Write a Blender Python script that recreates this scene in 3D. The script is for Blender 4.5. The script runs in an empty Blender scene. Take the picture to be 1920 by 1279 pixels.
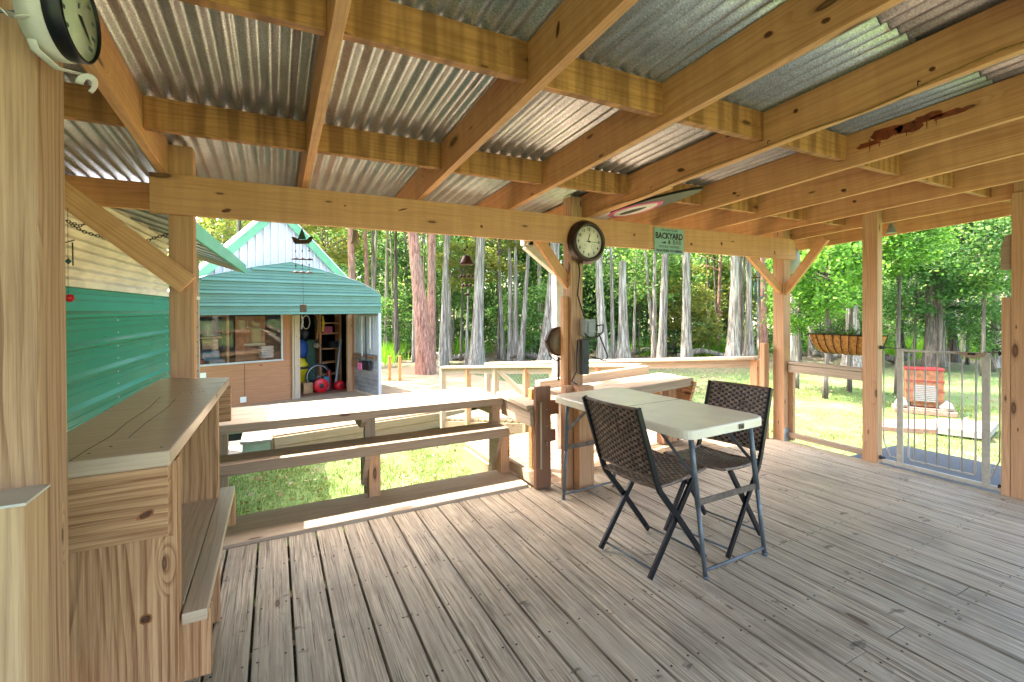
import bpy, bmesh, math, random
import numpy as np
from mathutils import Vector, Matrix
R = math.radians
random.seed(7)
rng = np.random.default_rng(11)
scn = bpy.context.scene
col = scn.collection

# ------------------------------------------------------------------ camera
FOC, YAW, PIT, ROL, CY, SLOPE, CAMH = 871.74, .472436, -.0066460, .0042615, 586.2565, -.05125, 1.5
def _rot():
    fw = np.array([math.sin(YAW)*math.cos(PIT), math.cos(YAW)*math.cos(PIT), math.sin(PIT)])
    rt = np.array([math.cos(YAW), -math.sin(YAW), 0.0]); dn = np.cross(fw, rt)
    c, s = math.cos(ROL), math.sin(ROL)
    return np.array([c*rt+s*dn, -s*rt+c*dn, fw])
RM = _rot()
cam = bpy.data.cameras.new('camera'); camo = bpy.data.objects.new('camera', cam); col.objects.link(camo)
m = Matrix.Identity(4)
for i in range(3):
    m[i][0] = RM[0][i]; m[i][1] = -RM[1][i]; m[i][2] = -RM[2][i]
m[2][3] = CAMH
camo.matrix_world = m
cam.sensor_width = 36; cam.lens = FOC/1920*36; cam.shift_y = (CY-639.5)/1920
cam.clip_start = .05; cam.clip_end = 800
scn.camera = camo

# surveying helpers: a sight line of the photograph met with a known level or upright plane gives a real point
def _ray(x, y): return RM.T @ np.array([(x-960)/FOC, (y-CY)/FOC, 1.0])
def FL(x, y, z=0.0):
    r = _ray(x, y); t = (z-CAMH)/r[2]; return Vector((t*r[0], t*r[1], z))
def ONY(x, y, Y):
    r = _ray(x, y); t = Y/r[1]; return Vector((t*r[0], Y, CAMH+t*r[2]))
def at_depth(x, d):
    lat = (x-960)/FOC*d
    return (lat*math.cos(YAW)+d*math.sin(YAW), -lat*math.sin(YAW)+d*math.cos(YAW))

# ------------------------------------------------------------------ light
SUN_EL, SUN_AZ = R(62), R(-41.5)          # azimuth from +Y towards +X: sun stands to the left, a little beyond
sd = Vector((math.sin(SUN_AZ)*math.cos(SUN_EL), math.cos(SUN_AZ)*math.cos(SUN_EL), math.sin(SUN_EL)))
w = bpy.data.worlds.new('World'); scn.world = w; w.use_nodes = True
nt = w.node_tree; bg = nt.nodes['Background']
sky = nt.nodes.new('ShaderNodeTexSky'); sky.sky_type = 'NISHITA'; sky.sun_disc = False
sky.sun_elevation = SUN_EL; sky.sun_rotation = SUN_AZ
sky.air_density = 1.0; sky.dust_density = 5; sky.ozone_density = .3
nt.links.new(sky.outputs[0], bg.inputs[0]); bg.inputs[1].default_value = .15
sun = bpy.data.lights.new('sun', 'SUN'); sun.energy = 2.0; sun.angle = R(.53); sun.color = (1, .95, .86)
so = bpy.data.objects.new('sun', sun); col.objects.link(so)
so.rotation_euler = (-sd).to_track_quat('-Z', 'Y').to_euler()
vs = scn.view_settings
vs.view_transform = 'Standard'; vs.look = 'None'; vs.exposure = 3.5; vs.gamma = 1
try: vs.use_curve_mapping = False
except Exception: pass
scn.cycles.max_bounces = 10; scn.cycles.diffuse_bounces = 6; scn.cycles.glossy_bounces = 3
scn.cycles.transparent_max_bounces = 8; scn.cycles.transmission_bounces = 3
scn.cycles.sample_clamp_indirect = 6
scn.cycles.use_denoising = True

# ------------------------------------------------------------------ materials
def lin(c):
    return tuple(((v/255)/12.92 if v/255 <= .04045 else ((v/255+.055)/1.055)**2.4) for v in c)
def hexc(r, g, b, k=1.0):
    l = lin((r, g, b)); return (l[0]*k, l[1]*k, l[2]*k, 1)
class NT:
    def __init__(s, name):
        s.m = bpy.data.materials.new(name); s.m.use_nodes = True; s.t = s.m.node_tree
        s.b = s.t.nodes['Principled BSDF']
    def n(s, typ, **kw):
        nd = s.t.nodes.new(typ)
        for k, v in kw.items(): setattr(nd, k, v)
        return nd
    def l(s, a, b): s.t.links.new(a, b)
    def val(s, op, a, b=None, clamp=False):
        nd = s.n('ShaderNodeMath', operation=op); nd.use_clamp = clamp
        for i, v in enumerate((a, b)):
            if v is None: continue
            if isinstance(v, (int, float)): nd.inputs[i].default_value = v
            else: s.l(v, nd.inputs[i])
        return nd.outputs[0]
    def mix(s, f, a, b, mode='MIX'):
        nd = s.n('ShaderNodeMix', data_type='RGBA', blend_type=mode)
        for i, v in ((0, f), (6, a), (7, b)):
            if isinstance(v, (int, float)): nd.inputs[i].default_value = v
            elif isinstance(v, tuple): nd.inputs[i].default_value = v
            else: s.l(v, nd.inputs[i])
        return nd.outputs[2]
    def ramp(s, f, stops):
        nd = s.n('ShaderNodeValToRGB'); e = nd.color_ramp.elements
        while len(e) > 1: e.remove(e[-1])
        for i, (p, c) in enumerate(stops):
            x = e[0] if i == 0 else e.new(p)
            x.position = p; x.color = c if isinstance(c, tuple) else (c, c, c, 1)
        s.l(f, nd.inputs[0]); return nd.outputs[0]
    def noise(s, vec, scale, detail=3, rough=.5, dist=0):
        nd = s.n('ShaderNodeTexNoise'); nd.inputs['Scale'].default_value = scale
        nd.inputs['Detail'].default_value = detail; nd.inputs['Roughness'].default_value = rough
        nd.inputs['Distortion'].default_value = dist
        s.l(vec, nd.inputs['Vector']); return nd.outputs[0]
    def map(s, vec, sc, loc=(0, 0, 0)):
        nd = s.n('ShaderNodeMapping'); nd.inputs['Scale'].default_value = sc; nd.inputs['Location'].default_value = loc
        s.l(vec, nd.inputs['Vector']); return nd.outputs[0]
    def bump(s, h, strength=.3, dist=.01):
        nd = s.n('ShaderNodeBump'); nd.inputs['Strength'].default_value = strength; nd.inputs['Distance'].default_value = dist
        s.l(h, nd.inputs['Height']); s.l(nd.outputs[0], s.b.inputs['Normal'])
    def color(s, c):
        if isinstance(c, tuple): s.b.inputs['Base Color'].default_value = c
        else: s.l(c, s.b.inputs['Base Color'])
    def set(s, **kw):
        for k, v in kw.items():
            i = s.b.inputs[k.replace('_', ' ')]
            if hasattr(v, 'is_output') or not isinstance(v, (int, float, tuple)): s.l(v, i)
            else: i.default_value = v
        return s

def wood(name, base, dark, light, rough=.6, grain=.5, knots=.5, rings=.6, weather=0.0, bands=0.0, bump=.25, tone=.5, stains=0.0):
    """timber: U runs along the piece in metres, V across; every piece has its own UV offset"""
    s = NT(name); uv = s.n('ShaderNodeUVMap').outputs[0]
    warp = s.noise(s.map(uv, (1.1, 5, 1)), 1.0, 2)
    sep = s.n('ShaderNodeSeparateXYZ'); s.l(uv, sep.inputs[0]); U, V = sep.outputs[0], sep.outputs[1]
    # knots
    vor = s.n('ShaderNodeTexVoronoi'); vor.voronoi_dimensions = '2D'; vor.feature = 'F1'; vor.inputs['Scale'].default_value = 1
    s.l(s.map(uv, (1.5, 5.0, 1)), vor.inputs['Vector']); kd0 = vor.outputs['Distance']
    vsep = s.n('ShaderNodeSeparateXYZ'); s.l(vor.outputs['Color'], vsep.inputs[0])
    kd = s.val('MULTIPLY', kd0, s.val('ADD', s.val('MULTIPLY', vsep.outputs[1], 2.6), .75))
    sel = s.val('LESS_THAN', vsep.outputs[0], knots)
    near = s.val('MULTIPLY', s.ramp(kd, [(0, 1.0), (.34, 0.0)]), sel)
    # growth rings pushed aside by the knots
    sp = s.noise(s.map(uv, (.25, 7, 1), (3, 7, 0)), 1.0, 1)
    ring_in = s.val('ADD', s.val('MULTIPLY', V, 34.0), s.val('MULTIPLY', warp, 4.2))
    ring_in = s.val('ADD', ring_in, s.val('MULTIPLY', sp, 5.0))
    ring_in = s.val('ADD', ring_in, s.val('MULTIPLY', near, 3.4))
    rg = s.val('FRACT', ring_in)
    rg = s.ramp(rg, [(0, .1), (.45, .12), (.82, .8), (.93, 1.0), (1, .1)])
    rg = s.val('MULTIPLY', rg, s.ramp(s.noise(s.map(uv, (1.1, 30, 1)), 1.0, 2), [(.3, .35), (.65, 1.0)]))
    fine = s.noise(s.map(uv, (2.2, 110, 1)), 1.0, 4, .7)
    med = s.noise(s.map(uv, (1.2, 22, 1)), 1.0, 3, .6)
    big = s.noise(s.map(uv, (.35, .35, 1)), 1.0, 1)
    g = s.val('ADD', s.val('MULTIPLY', rg, rings*.5), s.val('MULTIPLY', s.ramp(fine, [(.38, 0.0), (.62, 1.0)]), grain*.5))
    g = s.val('ADD', g, s.val('MULTIPLY', s.ramp(med, [(.3, 0.0), (.75, 1.0)]), grain*.35), True)
    micro = s.noise(s.map(uv, (9, 460, 1)), 1.0, 3, .7)
    g = s.val('ADD', g, s.val('MULTIPLY', s.val('SUBTRACT', micro, .5), .55*grain), True)
    c = s.mix(g, light, dark)
    c = s.mix(.22, c, base)
    c = s.mix(s.ramp(big, [(.25, 0.0), (.75, tone)]), c, s.mix(.5, dark, base))
    if bands:
        bn = s.noise(s.map(uv, (14, 1.2, 1)), 1.0, 2, .5)
        c = s.mix(s.val('MULTIPLY', s.ramp(bn, [(.42, 0.0), (.6, 1.0)]), bands), c, dark)
    if weather:
        wn = s.noise(s.map(uv, (2.2, 9, 1)), 1.0, 4, .6)
        c = s.mix(s.val('MULTIPLY', s.ramp(wn, [(.4, 0.0), (.7, 1.0)]), weather), c, hexc(166, 156, 140))
        crack = s.noise(s.map(uv, (1.6, 60, 1)), 1.0, 4, .75)
        ck = s.ramp(crack, [(.55, 0.0), (.61, 1.0)])
        c = s.mix(s.val('MULTIPLY', ck, weather*.9), c, hexc(62, 50, 42))
    if stains:
        gp = s.n('ShaderNodeNewGeometry').outputs['Position']
        sn = s.noise(s.map(gp, (1, 1, 1)), 1.1, 5, .62)
        c = s.mix(s.val('MULTIPLY', s.ramp(sn, [(.5, 0.0), (.72, 1.0)]), stains), c, hexc(86, 76, 68))
        sn2 = s.noise(s.map(gp, (5, 9, 3)), 1.0, 3, .6)
        c = s.mix(s.val('MULTIPLY', s.ramp(sn2, [(.65, 0.0), (.70, 1.0)]), .65), c, hexc(58, 48, 42))
    ring = s.val('MULTIPLY', s.ramp(kd, [(0, .75), (.055, 1.0), (.075, .35), (.13, 0.0)]), sel)
    c = s.mix(s.val('MULTIPLY', ring, .9), c, hexc(74, 38, 18))
    s.color(c); s.set(Roughness=rough); s.b.inputs['Specular IOR Level'].default_value = .35
    s.bump(s.val('ADD', fine, s.val('MULTIPLY', med, .6)), bump, .004)
    return s.m
M = {}
M['pine'] = wood('fresh pine', hexc(216,158,106), hexc(160,94,50), hexc(238,186,134), .55, .5, .5, .8, bands=.14, tone=.35, bump=.12)
M['beam'] = wood('front beam pine', hexc(210,154,108), hexc(152,96,60), hexc(230,178,132), .6, .45, .6, .5, bands=.16, tone=.35, bump=.12)
M['nog'] = wood('stained blocking pine', hexc(194,130,76), hexc(100,56,26), hexc(228,168,108), .55, .5, .5, .8, bands=.6, tone=.5, bump=.12)
M['post'] = wood('post pine', hexc(198,150,108), hexc(122,76,46), hexc(226,182,140), .65, .6, .6, .7, tone=.5)
M['postold'] = wood('old post pine', hexc(202,156,116), hexc(104,66,42), hexc(236,198,158), .7, .9, .6, 1.2, tone=.9, bump=.3)
M['postpale'] = wood('pale greenish treated post', hexc(206,164,122), hexc(126,90,58), hexc(230,194,152), .7, .7, .2, .6, tone=.4, bump=.3)
M['deck'] = wood('weathered deck board', hexc(214,198,174), hexc(116,96,76), hexc(244,230,206), .5, 1.5, .10, 1.1, weather=.75, tone=.5, bump=.7, stains=.5)
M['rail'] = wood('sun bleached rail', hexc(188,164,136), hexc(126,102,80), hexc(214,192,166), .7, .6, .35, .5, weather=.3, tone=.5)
M['raildark'] = wood('shaded brown rail timber', hexc(162,136,110), hexc(98,78,62), hexc(192,168,142), .7, .6, .35, .5, weather=.3, tone=.5)  # brown copy of the rail timber with shade put into its colour
M['gatepost'] = wood('reddish brown timber', hexc(128,90,66), hexc(78,50,36), hexc(158,116,88), .7, .5, .5, .5, tone=.6)
M['top'] = wood('weathered counter top', hexc(204,178,150), hexc(134,104,78), hexc(230,208,182), .34, .6, .35, .8, weather=.25, tone=.5, bump=.12)
M['counter'] = wood('counter pine', hexc(200,148,102), hexc(108,64,36), hexc(234,188,142), .6, 1.0, .7, 1.3, tone=.5)
M['ply'] = wood('plywood wall', hexc(178,122,86), hexc(116,70,44), hexc(202,148,108), .7, .7, .16, .9, tone=.5)
M['platform'] = wood('pale platform decking', hexc(152,128,98), hexc(112,88,62), hexc(172,148,116), .75, .6, .25, .4, weather=.35, tone=.4)

def plain(name, c, rough=.5, metal=0.0, noise=.12, scale=9.0, spec=.5):
    s = NT(name); tc = s.n('ShaderNodeTexCoord').outputs['Object']
    n1 = s.noise(s.map(tc, (1, 1, 1)), scale, 4, .6)
    d = tuple(v*(1-noise*2) for v in c[:3])+(1,); l = tuple(min(1, v*(1+noise)) for v in c[:3])+(1,)
    s.color(s.ramp(n1, [(.3, d), (.7, l)])); s.set(Roughness=rough, Metallic=metal)
    s.b.inputs['Specular IOR Level'].default_value = spec
    return s.m
def galv(name, base=(.50, .50, .49), rust=.0, metal=.55, rough=.42):
    s = NT(name); tc = s.n('ShaderNodeTexCoord').outputs['Object']
    sp = s.noise(s.map(tc, (1, 1, 1)), 160, 3, .7)
    vor = s.n('ShaderNodeTexVoronoi'); vor.inputs['Scale'].default_value = 110; s.l(tc, vor.inputs['Vector'])
    big = s.noise(s.map(tc, (1, .6, 1)), 2.2, 5, .65)
    a = tuple(v*.45 for v in base)+(1,); b = tuple(min(1, v*1.45) for v in base)+(1,)
    c = s.ramp(sp, [(.36, a), (.64, b)])
    c = s.mix(.3, c, s.ramp(vor.outputs['Distance'], [(0, a), (.7, b)]))
    c = s.mix(s.ramp(big, [(.42, 0.0), (.68, .7)]), c, (base[0]*.36, base[1]*.35, base[2]*.34, 1))
    oi = s.n('ShaderNodeObjectInfo').outputs['Random']
    c = s.mix(1.0, c, s.ramp(oi, [(0, .78), (1, 1.05)]), 'MULTIPLY')
    if rust:
        rn = s.noise(s.map(tc, (1, 1, 1)), 9, 3, .6)
        c = s.mix(s.ramp(rn, [(.70, 0.0), (.74, rust)]), c, hexc(150, 80, 60))
    s.color(c); s.set(Roughness=rough, Metallic=metal); return s.m
M['roof'] = galv('galvanised roof sheet', (.54, .54, .56), rust=.5, metal=.6, rough=.33)
M['galv'] = galv('galvanised steel', (.55, .57, .58))
M['teal'] = plain('teal painted steel', hexc(92,136,124), .4, .0, .05, 3)
M['green'] = plain('green painted steel', hexc(44,130,100), .22, .0, .02, 2)
M['greentrim'] = plain('green trim', hexc(88,148,108), .4, .0, .08, 4)
M['cream'] = plain('cream corrugated panel', hexc(220,208,186), .6, 0, .12, 3)
M['white'] = plain('white painted steel', hexc(178,182,184), .4, 0, .05, 3)
M['offwhite'] = plain('off white painted metal', hexc(206,200,188), .4, 0, .08, 14)
M['plastic'] = plain('pale table plastic', hexc(236,224,200), .28, 0, .05, 6)
M['greysteel'] = plain('grey painted tube', hexc(104,110,116), .4, .3, .15, 30)
M['worn'] = plain('worn brown steel', hexc(112,98,88), .5, .4, .25, 30)
M['black'] = plain('black metal', hexc(22,22,26), .35, .3, .1, 20)
M['blackplastic'] = plain('black plastic', hexc(30,31,34), .45, 0, .1, 20)
M['grey'] = plain('grey plastic', hexc(140,142,140), .5, 0, .08, 20)
M['bronze'] = plain('dark bronze', hexc(70,48,36), .5, .5, .25, 60)
M['copper'] = plain('rusty copper tin', hexc(74,36,28), .55, .4, .3, 60)
M['greenmetal'] = plain('dark green metal', hexc(40,80,66), .4, .3, .1, 20)
M['clay'] = plain('clay', hexc(150,140,118), .8, 0, .1, 20)
M['dial'] = plain('cream dial', hexc(238,230,216), .5, 0, .06, 14)
M['dialold'] = plain('yellowed dial', hexc(196,200,172), .3, 0, .12, 10)
M['clockrim'] = plain('dark brown clock rim', hexc(62,42,34), .3, .1, .15, 10)
M['ink'] = plain('black ink', hexc(34,32,32), .6, 0, .0)
M['inkgrey'] = plain('faded ink', hexc(88,92,86), .6, 0, .0)
M['signteal'] = plain('pale teal sign tin', hexc(140,178,170), .5, 0, .08, 12)
M['orange'] = plain('orange fired steel', hexc(146,96,66), .5, 0, .25, 12)
M['brick'] = plain('brick base', hexc(160,118,98), .8, 0, .2, 14)
M['concrete'] = plain('plain concrete', hexc(148,140,130), .85, 0, .12, 8)  # even grey tone for slab, stones and treads
M['stepgreen'] = plain('pale green painted step side', hexc(136,148,126), .7, 0, .1, 10)
M['ramp'] = plain('grey ramp coating', hexc(74,76,80), .8, 0, .08, 60)
M['coco'] = plain('coco fibre liner', hexc(196,140,70), .95, 0, .3, 60)
M['red'] = plain('red plastic', hexc(206,24,36), .35, 0, .06, 10)
M['darkred'] = plain('dark red plastic', hexc(130,24,30), .4, 0, .08, 10)
M['blue'] = plain('blue fabric', hexc(28,74,150), .6, 0, .15, 12)
M['navy'] = plain('navy fabric', hexc(24,34,70), .7, 0, .15, 12)
M['yellow'] = plain('yellow plastic', hexc(226,204,30), .4, 0, .08, 10)
M['tealbin'] = plain('teal plastic bin', hexc(40,120,142), .4, 0, .08, 10)
M['darkgreen'] = plain('dark green cloth', hexc(54,92,76), .7, 0, .15, 10)
M['cardboard'] = plain('cardboard', hexc(182,142,98), .85, 0, .1, 10)
M['paper'] = plain('white paper', hexc(226,222,214), .8, 0, .05, 10)
M['pink'] = plain('pink cloth', hexc(220,110,150), .8, 0, .1, 10)
M['charcoal'] = plain('charcoal plastic', hexc(52,54,60), .6, 0, .1, 10)
M['beige'] = plain('beige cloth', hexc(170,156,132), .8, 0, .15, 12)
M['dark'] = plain('dark shade and joint fill', hexc(46,40,36), .9, 0, .2, 5)  # cracks and joints, also shade painted inside the workshop and under the platform
M['wire'] = plain('galvanised wire', hexc(150,150,146), .5, .4, .1, 30)
M['rope'] = plain('jute cable', hexc(170,128,70), .8, 0, .2, 40)
M['tan'] = plain('tan fan mesh', hexc(150,128,104), .7, 0, .1, 40)
M['orangewood'] = plain('orange stained post', hexc(206,148,86), .7, 0, .1, 10)
M['stain'] = plain('dark red brown resin stain', hexc(138,66,34), .35, 0, .3, 30)
M['knot'] = plain('knot heart', hexc(92,52,30), .6, 0, .3, 120)
M['knotring'] = plain('knot ring', hexc(156,96,52), .6, 0, .2, 120)
M['gatemetal'] = plain('aged white gate enamel', hexc(180,174,160), .45, .1, .12, 18)
M['platemetal'] = galv('post base plate', (.50, .56, .58), metal=.4)

def wicker():
    s = NT('dark wicker'); uv = s.n('ShaderNodeUVMap').outputs[0]
    n1 = s.noise(s.map(uv, (30, 400, 1)), 1.0, 2); n2 = s.noise(s.map(uv, (22, 22, 1)), 1.0, 2)
    c = s.ramp(n2, [(.35, hexc(84, 66, 58)), (.65, hexc(160, 132, 114))]); c = s.mix(s.val('MULTIPLY', n1, .4), c, hexc(30, 24, 24))
    s.color(c); s.set(Roughness=.38); s.bump(n1, .3, .002); return s.m
M['wicker'] = wicker(); M['wickerdark'] = plain('dark wicker lining', hexc(40,32,29), .5, 0, .2, 60)

def bark(name, a, b, streak=(3, 3, .5)):
    s = NT(name); tc = s.n('ShaderNodeTexCoord').outputs['Object']
    n1 = s.noise(s.map(tc, (streak[0]*3, streak[1]*3, streak[2])), 2.2, 5, .7, .4)
    n2 = s.noise(s.map(tc, (1, 1, .5)), 1.2, 3)
    c = s.ramp(n1, [(.34, tuple(v*.35 for v in a[:3])+(1,)), (.48, a), (.66, b)])
    oi = s.n('ShaderNodeObjectInfo').outputs['Random']
    c = s.mix(s.ramp(n2, [(.45, 0.0), (.7, .45)]), c, hexc(112, 122, 96))
    c = s.mix(1.0, c, s.ramp(oi, [(0, .75), (1, 1.1)]), 'MULTIPLY')
    s.color(c); s.set(Roughness=.9); s.bump(n1, .8, .04); return s.m
M['barkgrey'] = bark('grey cypress bark', hexc(138,126,112), hexc(216,206,190))
M['barkpink'] = bark('pinkish pine bark', hexc(158,112,92), hexc(212,164,142), (4, 4, 1.6))
M['barkdark'] = bark('dark bark', hexc(96,84,74), hexc(154,138,122))

def leafmat(name, cols, trans=.45):
    s = NT(name); g = s.n('ShaderNodeNewGeometry').outputs['Random Per Island']
    st = [(i/(len(cols)-1), c) for i, c in enumerate(cols)]
    c = s.ramp(g, st); s.color(c); s.set(Roughness=.55); s.b.inputs['Specular IOR Level'].default_value = .25
    t = s.n('ShaderNodeBsdfTranslucent'); s.l(s.mix(1.0, c, (1.25, 1.3, .8, 1), 'MULTIPLY'), t.inputs[0])
    mx = s.n('ShaderNodeMixShader'); mx.inputs[0].default_value = trans
    s.l(s.b.outputs[0], mx.inputs[1]); s.l(t.outputs[0], mx.inputs[2])
    s.l(mx.outputs[0], s.t.nodes['Material Output'].inputs[0]); return s.m
M['leafA'] = leafmat('bright maple leaves', [(.05,.13,.02,1), (.09,.22,.03,1), (.14,.30,.045,1), (.22,.38,.06,1)])
M['leafB'] = leafmat('mid green leaves', [(.07,.15,.04,1), (.10,.22,.06,1), (.16,.29,.08,1), (.26,.38,.12,1)])
M['leafC'] = leafmat('yellow green needles', [(.14,.18,.04,1), (.22,.24,.05,1), (.30,.27,.07,1), (.12,.20,.05,1)])
M['leafD'] = leafmat('deep green leaves', [(.04,.10,.035,1), (.06,.15,.045,1), (.09,.20,.06,1), (.15,.27,.09,1)])
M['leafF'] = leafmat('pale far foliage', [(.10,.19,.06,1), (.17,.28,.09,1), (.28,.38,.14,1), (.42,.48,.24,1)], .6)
M['fern'] = leafmat('bright swamp grass', [(.12,.30,.02,1), (.2,.42,.03,1), (.28,.5,.05,1)])
M['deadleaf'] = leafmat('dead leaves', [(.20,.12,.05,1), (.32,.22,.11,1), (.42,.33,.2,1)], .2)
M['blade'] = leafmat('lawn blades', [(.09,.17,.03,1), (.13,.22,.045,1), (.24,.28,.08,1), (.32,.29,.14,1)], .3)

def groundmat():
    s = NT('lawn and forest floor'); gp = s.n('ShaderNodeNewGeometry').outputs['Position']
    n1 = s.noise(s.map(gp, (1, 1, 1)), .8, 6, .7); n2 = s.noise(s.map(gp, (1, 1, 1)), 14, 5, .75); n3 = s.noise(s.map(gp, (1, 1, 1)), .25, 3, .6)
    g = s.ramp(n2, [(.3, (.05,.085,.02,1)), (.5, (.10,.165,.035,1)), (.7, (.19,.25,.07,1))])
    dry = s.ramp(n2, [(.3, (.13,.10,.055,1)), (.7, (.30,.24,.14,1))])
    c = s.mix(s.ramp(n1, [(.5, 0.0), (.68, .8)]), g, dry)
    # leaf litter under the wood, far from the lawn
    sep = s.n('ShaderNodeSeparateXYZ'); s.l(gp, sep.inputs[0])
    dist = s.val('ADD', s.val('MULTIPLY', sep.outputs[0], .45), s.val('MULTIPLY', sep.outputs[1], .89))
    f = s.ramp(s.val('MULTIPLY', s.val('ADD', dist, s.val('MULTIPLY', n3, 6.0)), 1/40), [(.48, 0.0), (.6, 1.0)])
    lit = s.ramp(s.noise(s.map(gp, (1, 1, 1)), 5, 5, .7), [(.3, (.05,.04,.025,1)), (.55, (.17,.13,.085,1)), (.75, (.14,.2,.05,1))])
    c = s.mix(f, c, lit); s.color(c); s.set(Roughness=.95); s.bump(n2, .8, .05); return s.m
M['ground'] = groundmat()
def glass():
    s = NT('window glass'); s.color((.9, .95, .95, 1)); s.set(Roughness=.03)
    t = s.n('ShaderNodeBsdfTransparent'); gl = s.n('ShaderNodeBsdfGlossy'); gl.inputs['Roughness'].default_value = .03
    fr = s.n('ShaderNodeFresnel'); fr.inputs[0].default_value = 1.5
    mx = s.n('ShaderNodeMixShader'); s.l(s.val('MULTIPLY', fr.outputs[0], .7, True), mx.inputs[0]); s.l(t.outputs[0], mx.inputs[1]); s.l(gl.outputs[0], mx.inputs[2])
    s.l(mx.outputs[0], s.t.nodes['Material Output'].inputs[0]); return s.m
M['glass'] = glass()

# ------------------------------------------------------------------ mesh building
class MB:
    def __init__(s): s.v = []; s.f = []; s.uv = []; s.sm = []
    def face(s, idx, uvs, smooth=False): s.f.append(idx); s.uv.append(uvs); s.sm.append(smooth)
    def box(s, c, size, rz=0, long=None):
        """axis box: centre, size; grain follows the longest side"""
        cx, cy, cz = c; a, b, h = [v/2 for v in size]
        cs, sn = math.cos(rz), math.sin(rz)
        P = [(x*a, y*b, z*h) for z in (-1, 1) for y in (-1, 1) for x in (-1, 1)]
        L = long if long is not None else max(range(3), key=lambda i: size[i])
        return s._hex([(cx+x*cs-y*sn, cy+x*sn+y*cs, cz+z) for x, y, z in P], P, L)
    def _hex(s, W, P, L):
        o = len(s.v); s.v += [tuple(p) for p in W]
        ou, ov = random.uniform(0, 90), random.uniform(0, 90)
        for q, ax in (((0,2,3,1),2), ((4,5,7,6),2), ((0,1,5,4),1), ((2,6,7,3),1), ((0,4,6,2),0), ((1,3,7,5),0)):
            rem = [i for i in range(3) if i != ax]
            u_ax = L if L in rem else rem[0]; v_ax = [i for i in rem if i != u_ax][0]
            off = .37*ax
            s.face(tuple(o+i for i in q), [(P[i][u_ax]+ou, P[i][v_ax]+ov+off) for i in q])
        return s
    def bar(s, p0, p1, w, h, up=(0, 0, 1), cut=None):
        """timber from p0 to p1; w across, h along 'up'"""
        p0, p1, up = Vector(p0), Vector(p1), Vector(up)
        d = (p1-p0); ln = d.length; d.normalize(); sx = d.cross(up).normalized(); uz = sx.cross(d).normalized()
        W, P = [], []
        for z in (-1, 1):
            for y in (-1, 1):
                for x in (-1, 1):
                    base = p0 if x < 0 else p1
                    W.append(base + sx*(y*w/2) + uz*(z*h/2)); P.append((x*ln/2, y*w/2, z*h/2))
        if cut == 'z':      # ends cut level / plumb
            pass
        return s._hex(W, P, 0)
    def slab(s, pts, t, down=True):
        """plate from a polygon (counter clockwise from above), thickness t downwards"""
        o = len(s.v); n = len(pts); pts = [Vector(p) for p in pts]
        s.v += [tuple(p) for p in pts] + [(p.x, p.y, p.z-t) for p in pts]
        e = (pts[1]-pts[0]).normalized(); ou, ov = random.uniform(0, 90), random.uniform(0, 90)
        f = lambda p: ((p-pts[0]).dot(e)+ou, (p-pts[0]).cross(e).length+ov)
        s.face(tuple(o+i for i in range(n)), [f(p) for p in pts])
        s.face(tuple(o+n+i for i in reversed(range(n))), [f(p) for p in reversed(pts)])
        for i in range(n):
            j = (i+1) % n; l = (pts[j]-pts[i]).length
            s.face((o+i, o+n+i, o+n+j, o+j), [(ou, ov+t), (ou, ov), (ou+l, ov), (ou+l, ov+t)])
        return s
    def prism(s, prof, axis, a0, a1):
        """extrude a 2D profile (list of (p,q)) along axis 'x','y' or 'z'"""
        o = len(s.v); n = len(prof); ou, ov = random.uniform(0, 90), random.uniform(0, 90)
        def mk(p, q, a): return {'x': (a, p, q), 'y': (p, a, q), 'z': (p, q, a)}[axis]
        s.v += [mk(p, q, a0) for p, q in prof] + [mk(p, q, a1) for p, q in prof]
        s.face(tuple(o+i for i in range(n)), [(p+ou, q+ov) for p, q in prof])
        s.face(tuple(o+n+i for i in reversed(range(n))), [(p+ou, q+ov) for p, q in reversed(prof)])
        l = 0
        for i in range(n):
            j = (i+1) % n; d = math.dist(prof[i], prof[j])
            s.face((o+i, o+n+i, o+n+j, o+j), [(a0+ou, l+ov), (a1+ou, l+ov), (a1+ou, l+d+ov), (a0+ou, l+d+ov)]); l += d
        return s
    def tube(s, pts, r, n=8, caps=True, flat=1.0):
        pts = [Vector(p) for p in pts]; k = len(pts); o = len(s.v)
        rr = r if isinstance(r, (list, tuple)) else [r]*k
        t0 = (pts[1]-pts[0]).normalized(); ref = Vector((0, 0, 1)) if abs(t0.z) < .9 else Vector((1, 0, 0))
        nx = t0.cross(ref).normalized(); l = 0; ou = random.uniform(0, 90)
        ls = []
        for i, p in enumerate(pts):
            t = (pts[min(i+1, k-1)]-pts[max(i-1, 0)]).normalized()
            nx = (nx - t*nx.dot(t)).normalized(); ny = t.cross(nx)
            if i: l += (p-pts[i-1]).length
            ls.append(l)
            for j in range(n):
                a = 2*math.pi*j/n; s.v.append(tuple(p + nx*math.cos(a)*rr[i] + ny*math.sin(a)*rr[i]*flat))
        for i in range(k-1):
            for j in range(n):
                j2 = (j+1) % n
                s.face((o+i*n+j, o+i*n+j2, o+(i+1)*n+j2, o+(i+1)*n+j),
                       [(ls[i]+ou, j/n*.2), (ls[i]+ou, (j+1)/n*.2), (ls[i+1]+ou, (j+1)/n*.2), (ls[i+1]+ou, j/n*.2)], True)
        if caps:
            s.face(tuple(o+j for j in reversed(range(n))), [(0, 0)]*n); s.face(tuple(o+(k-1)*n+j for j in range(n)), [(0, 0)]*n)
        return s
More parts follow.
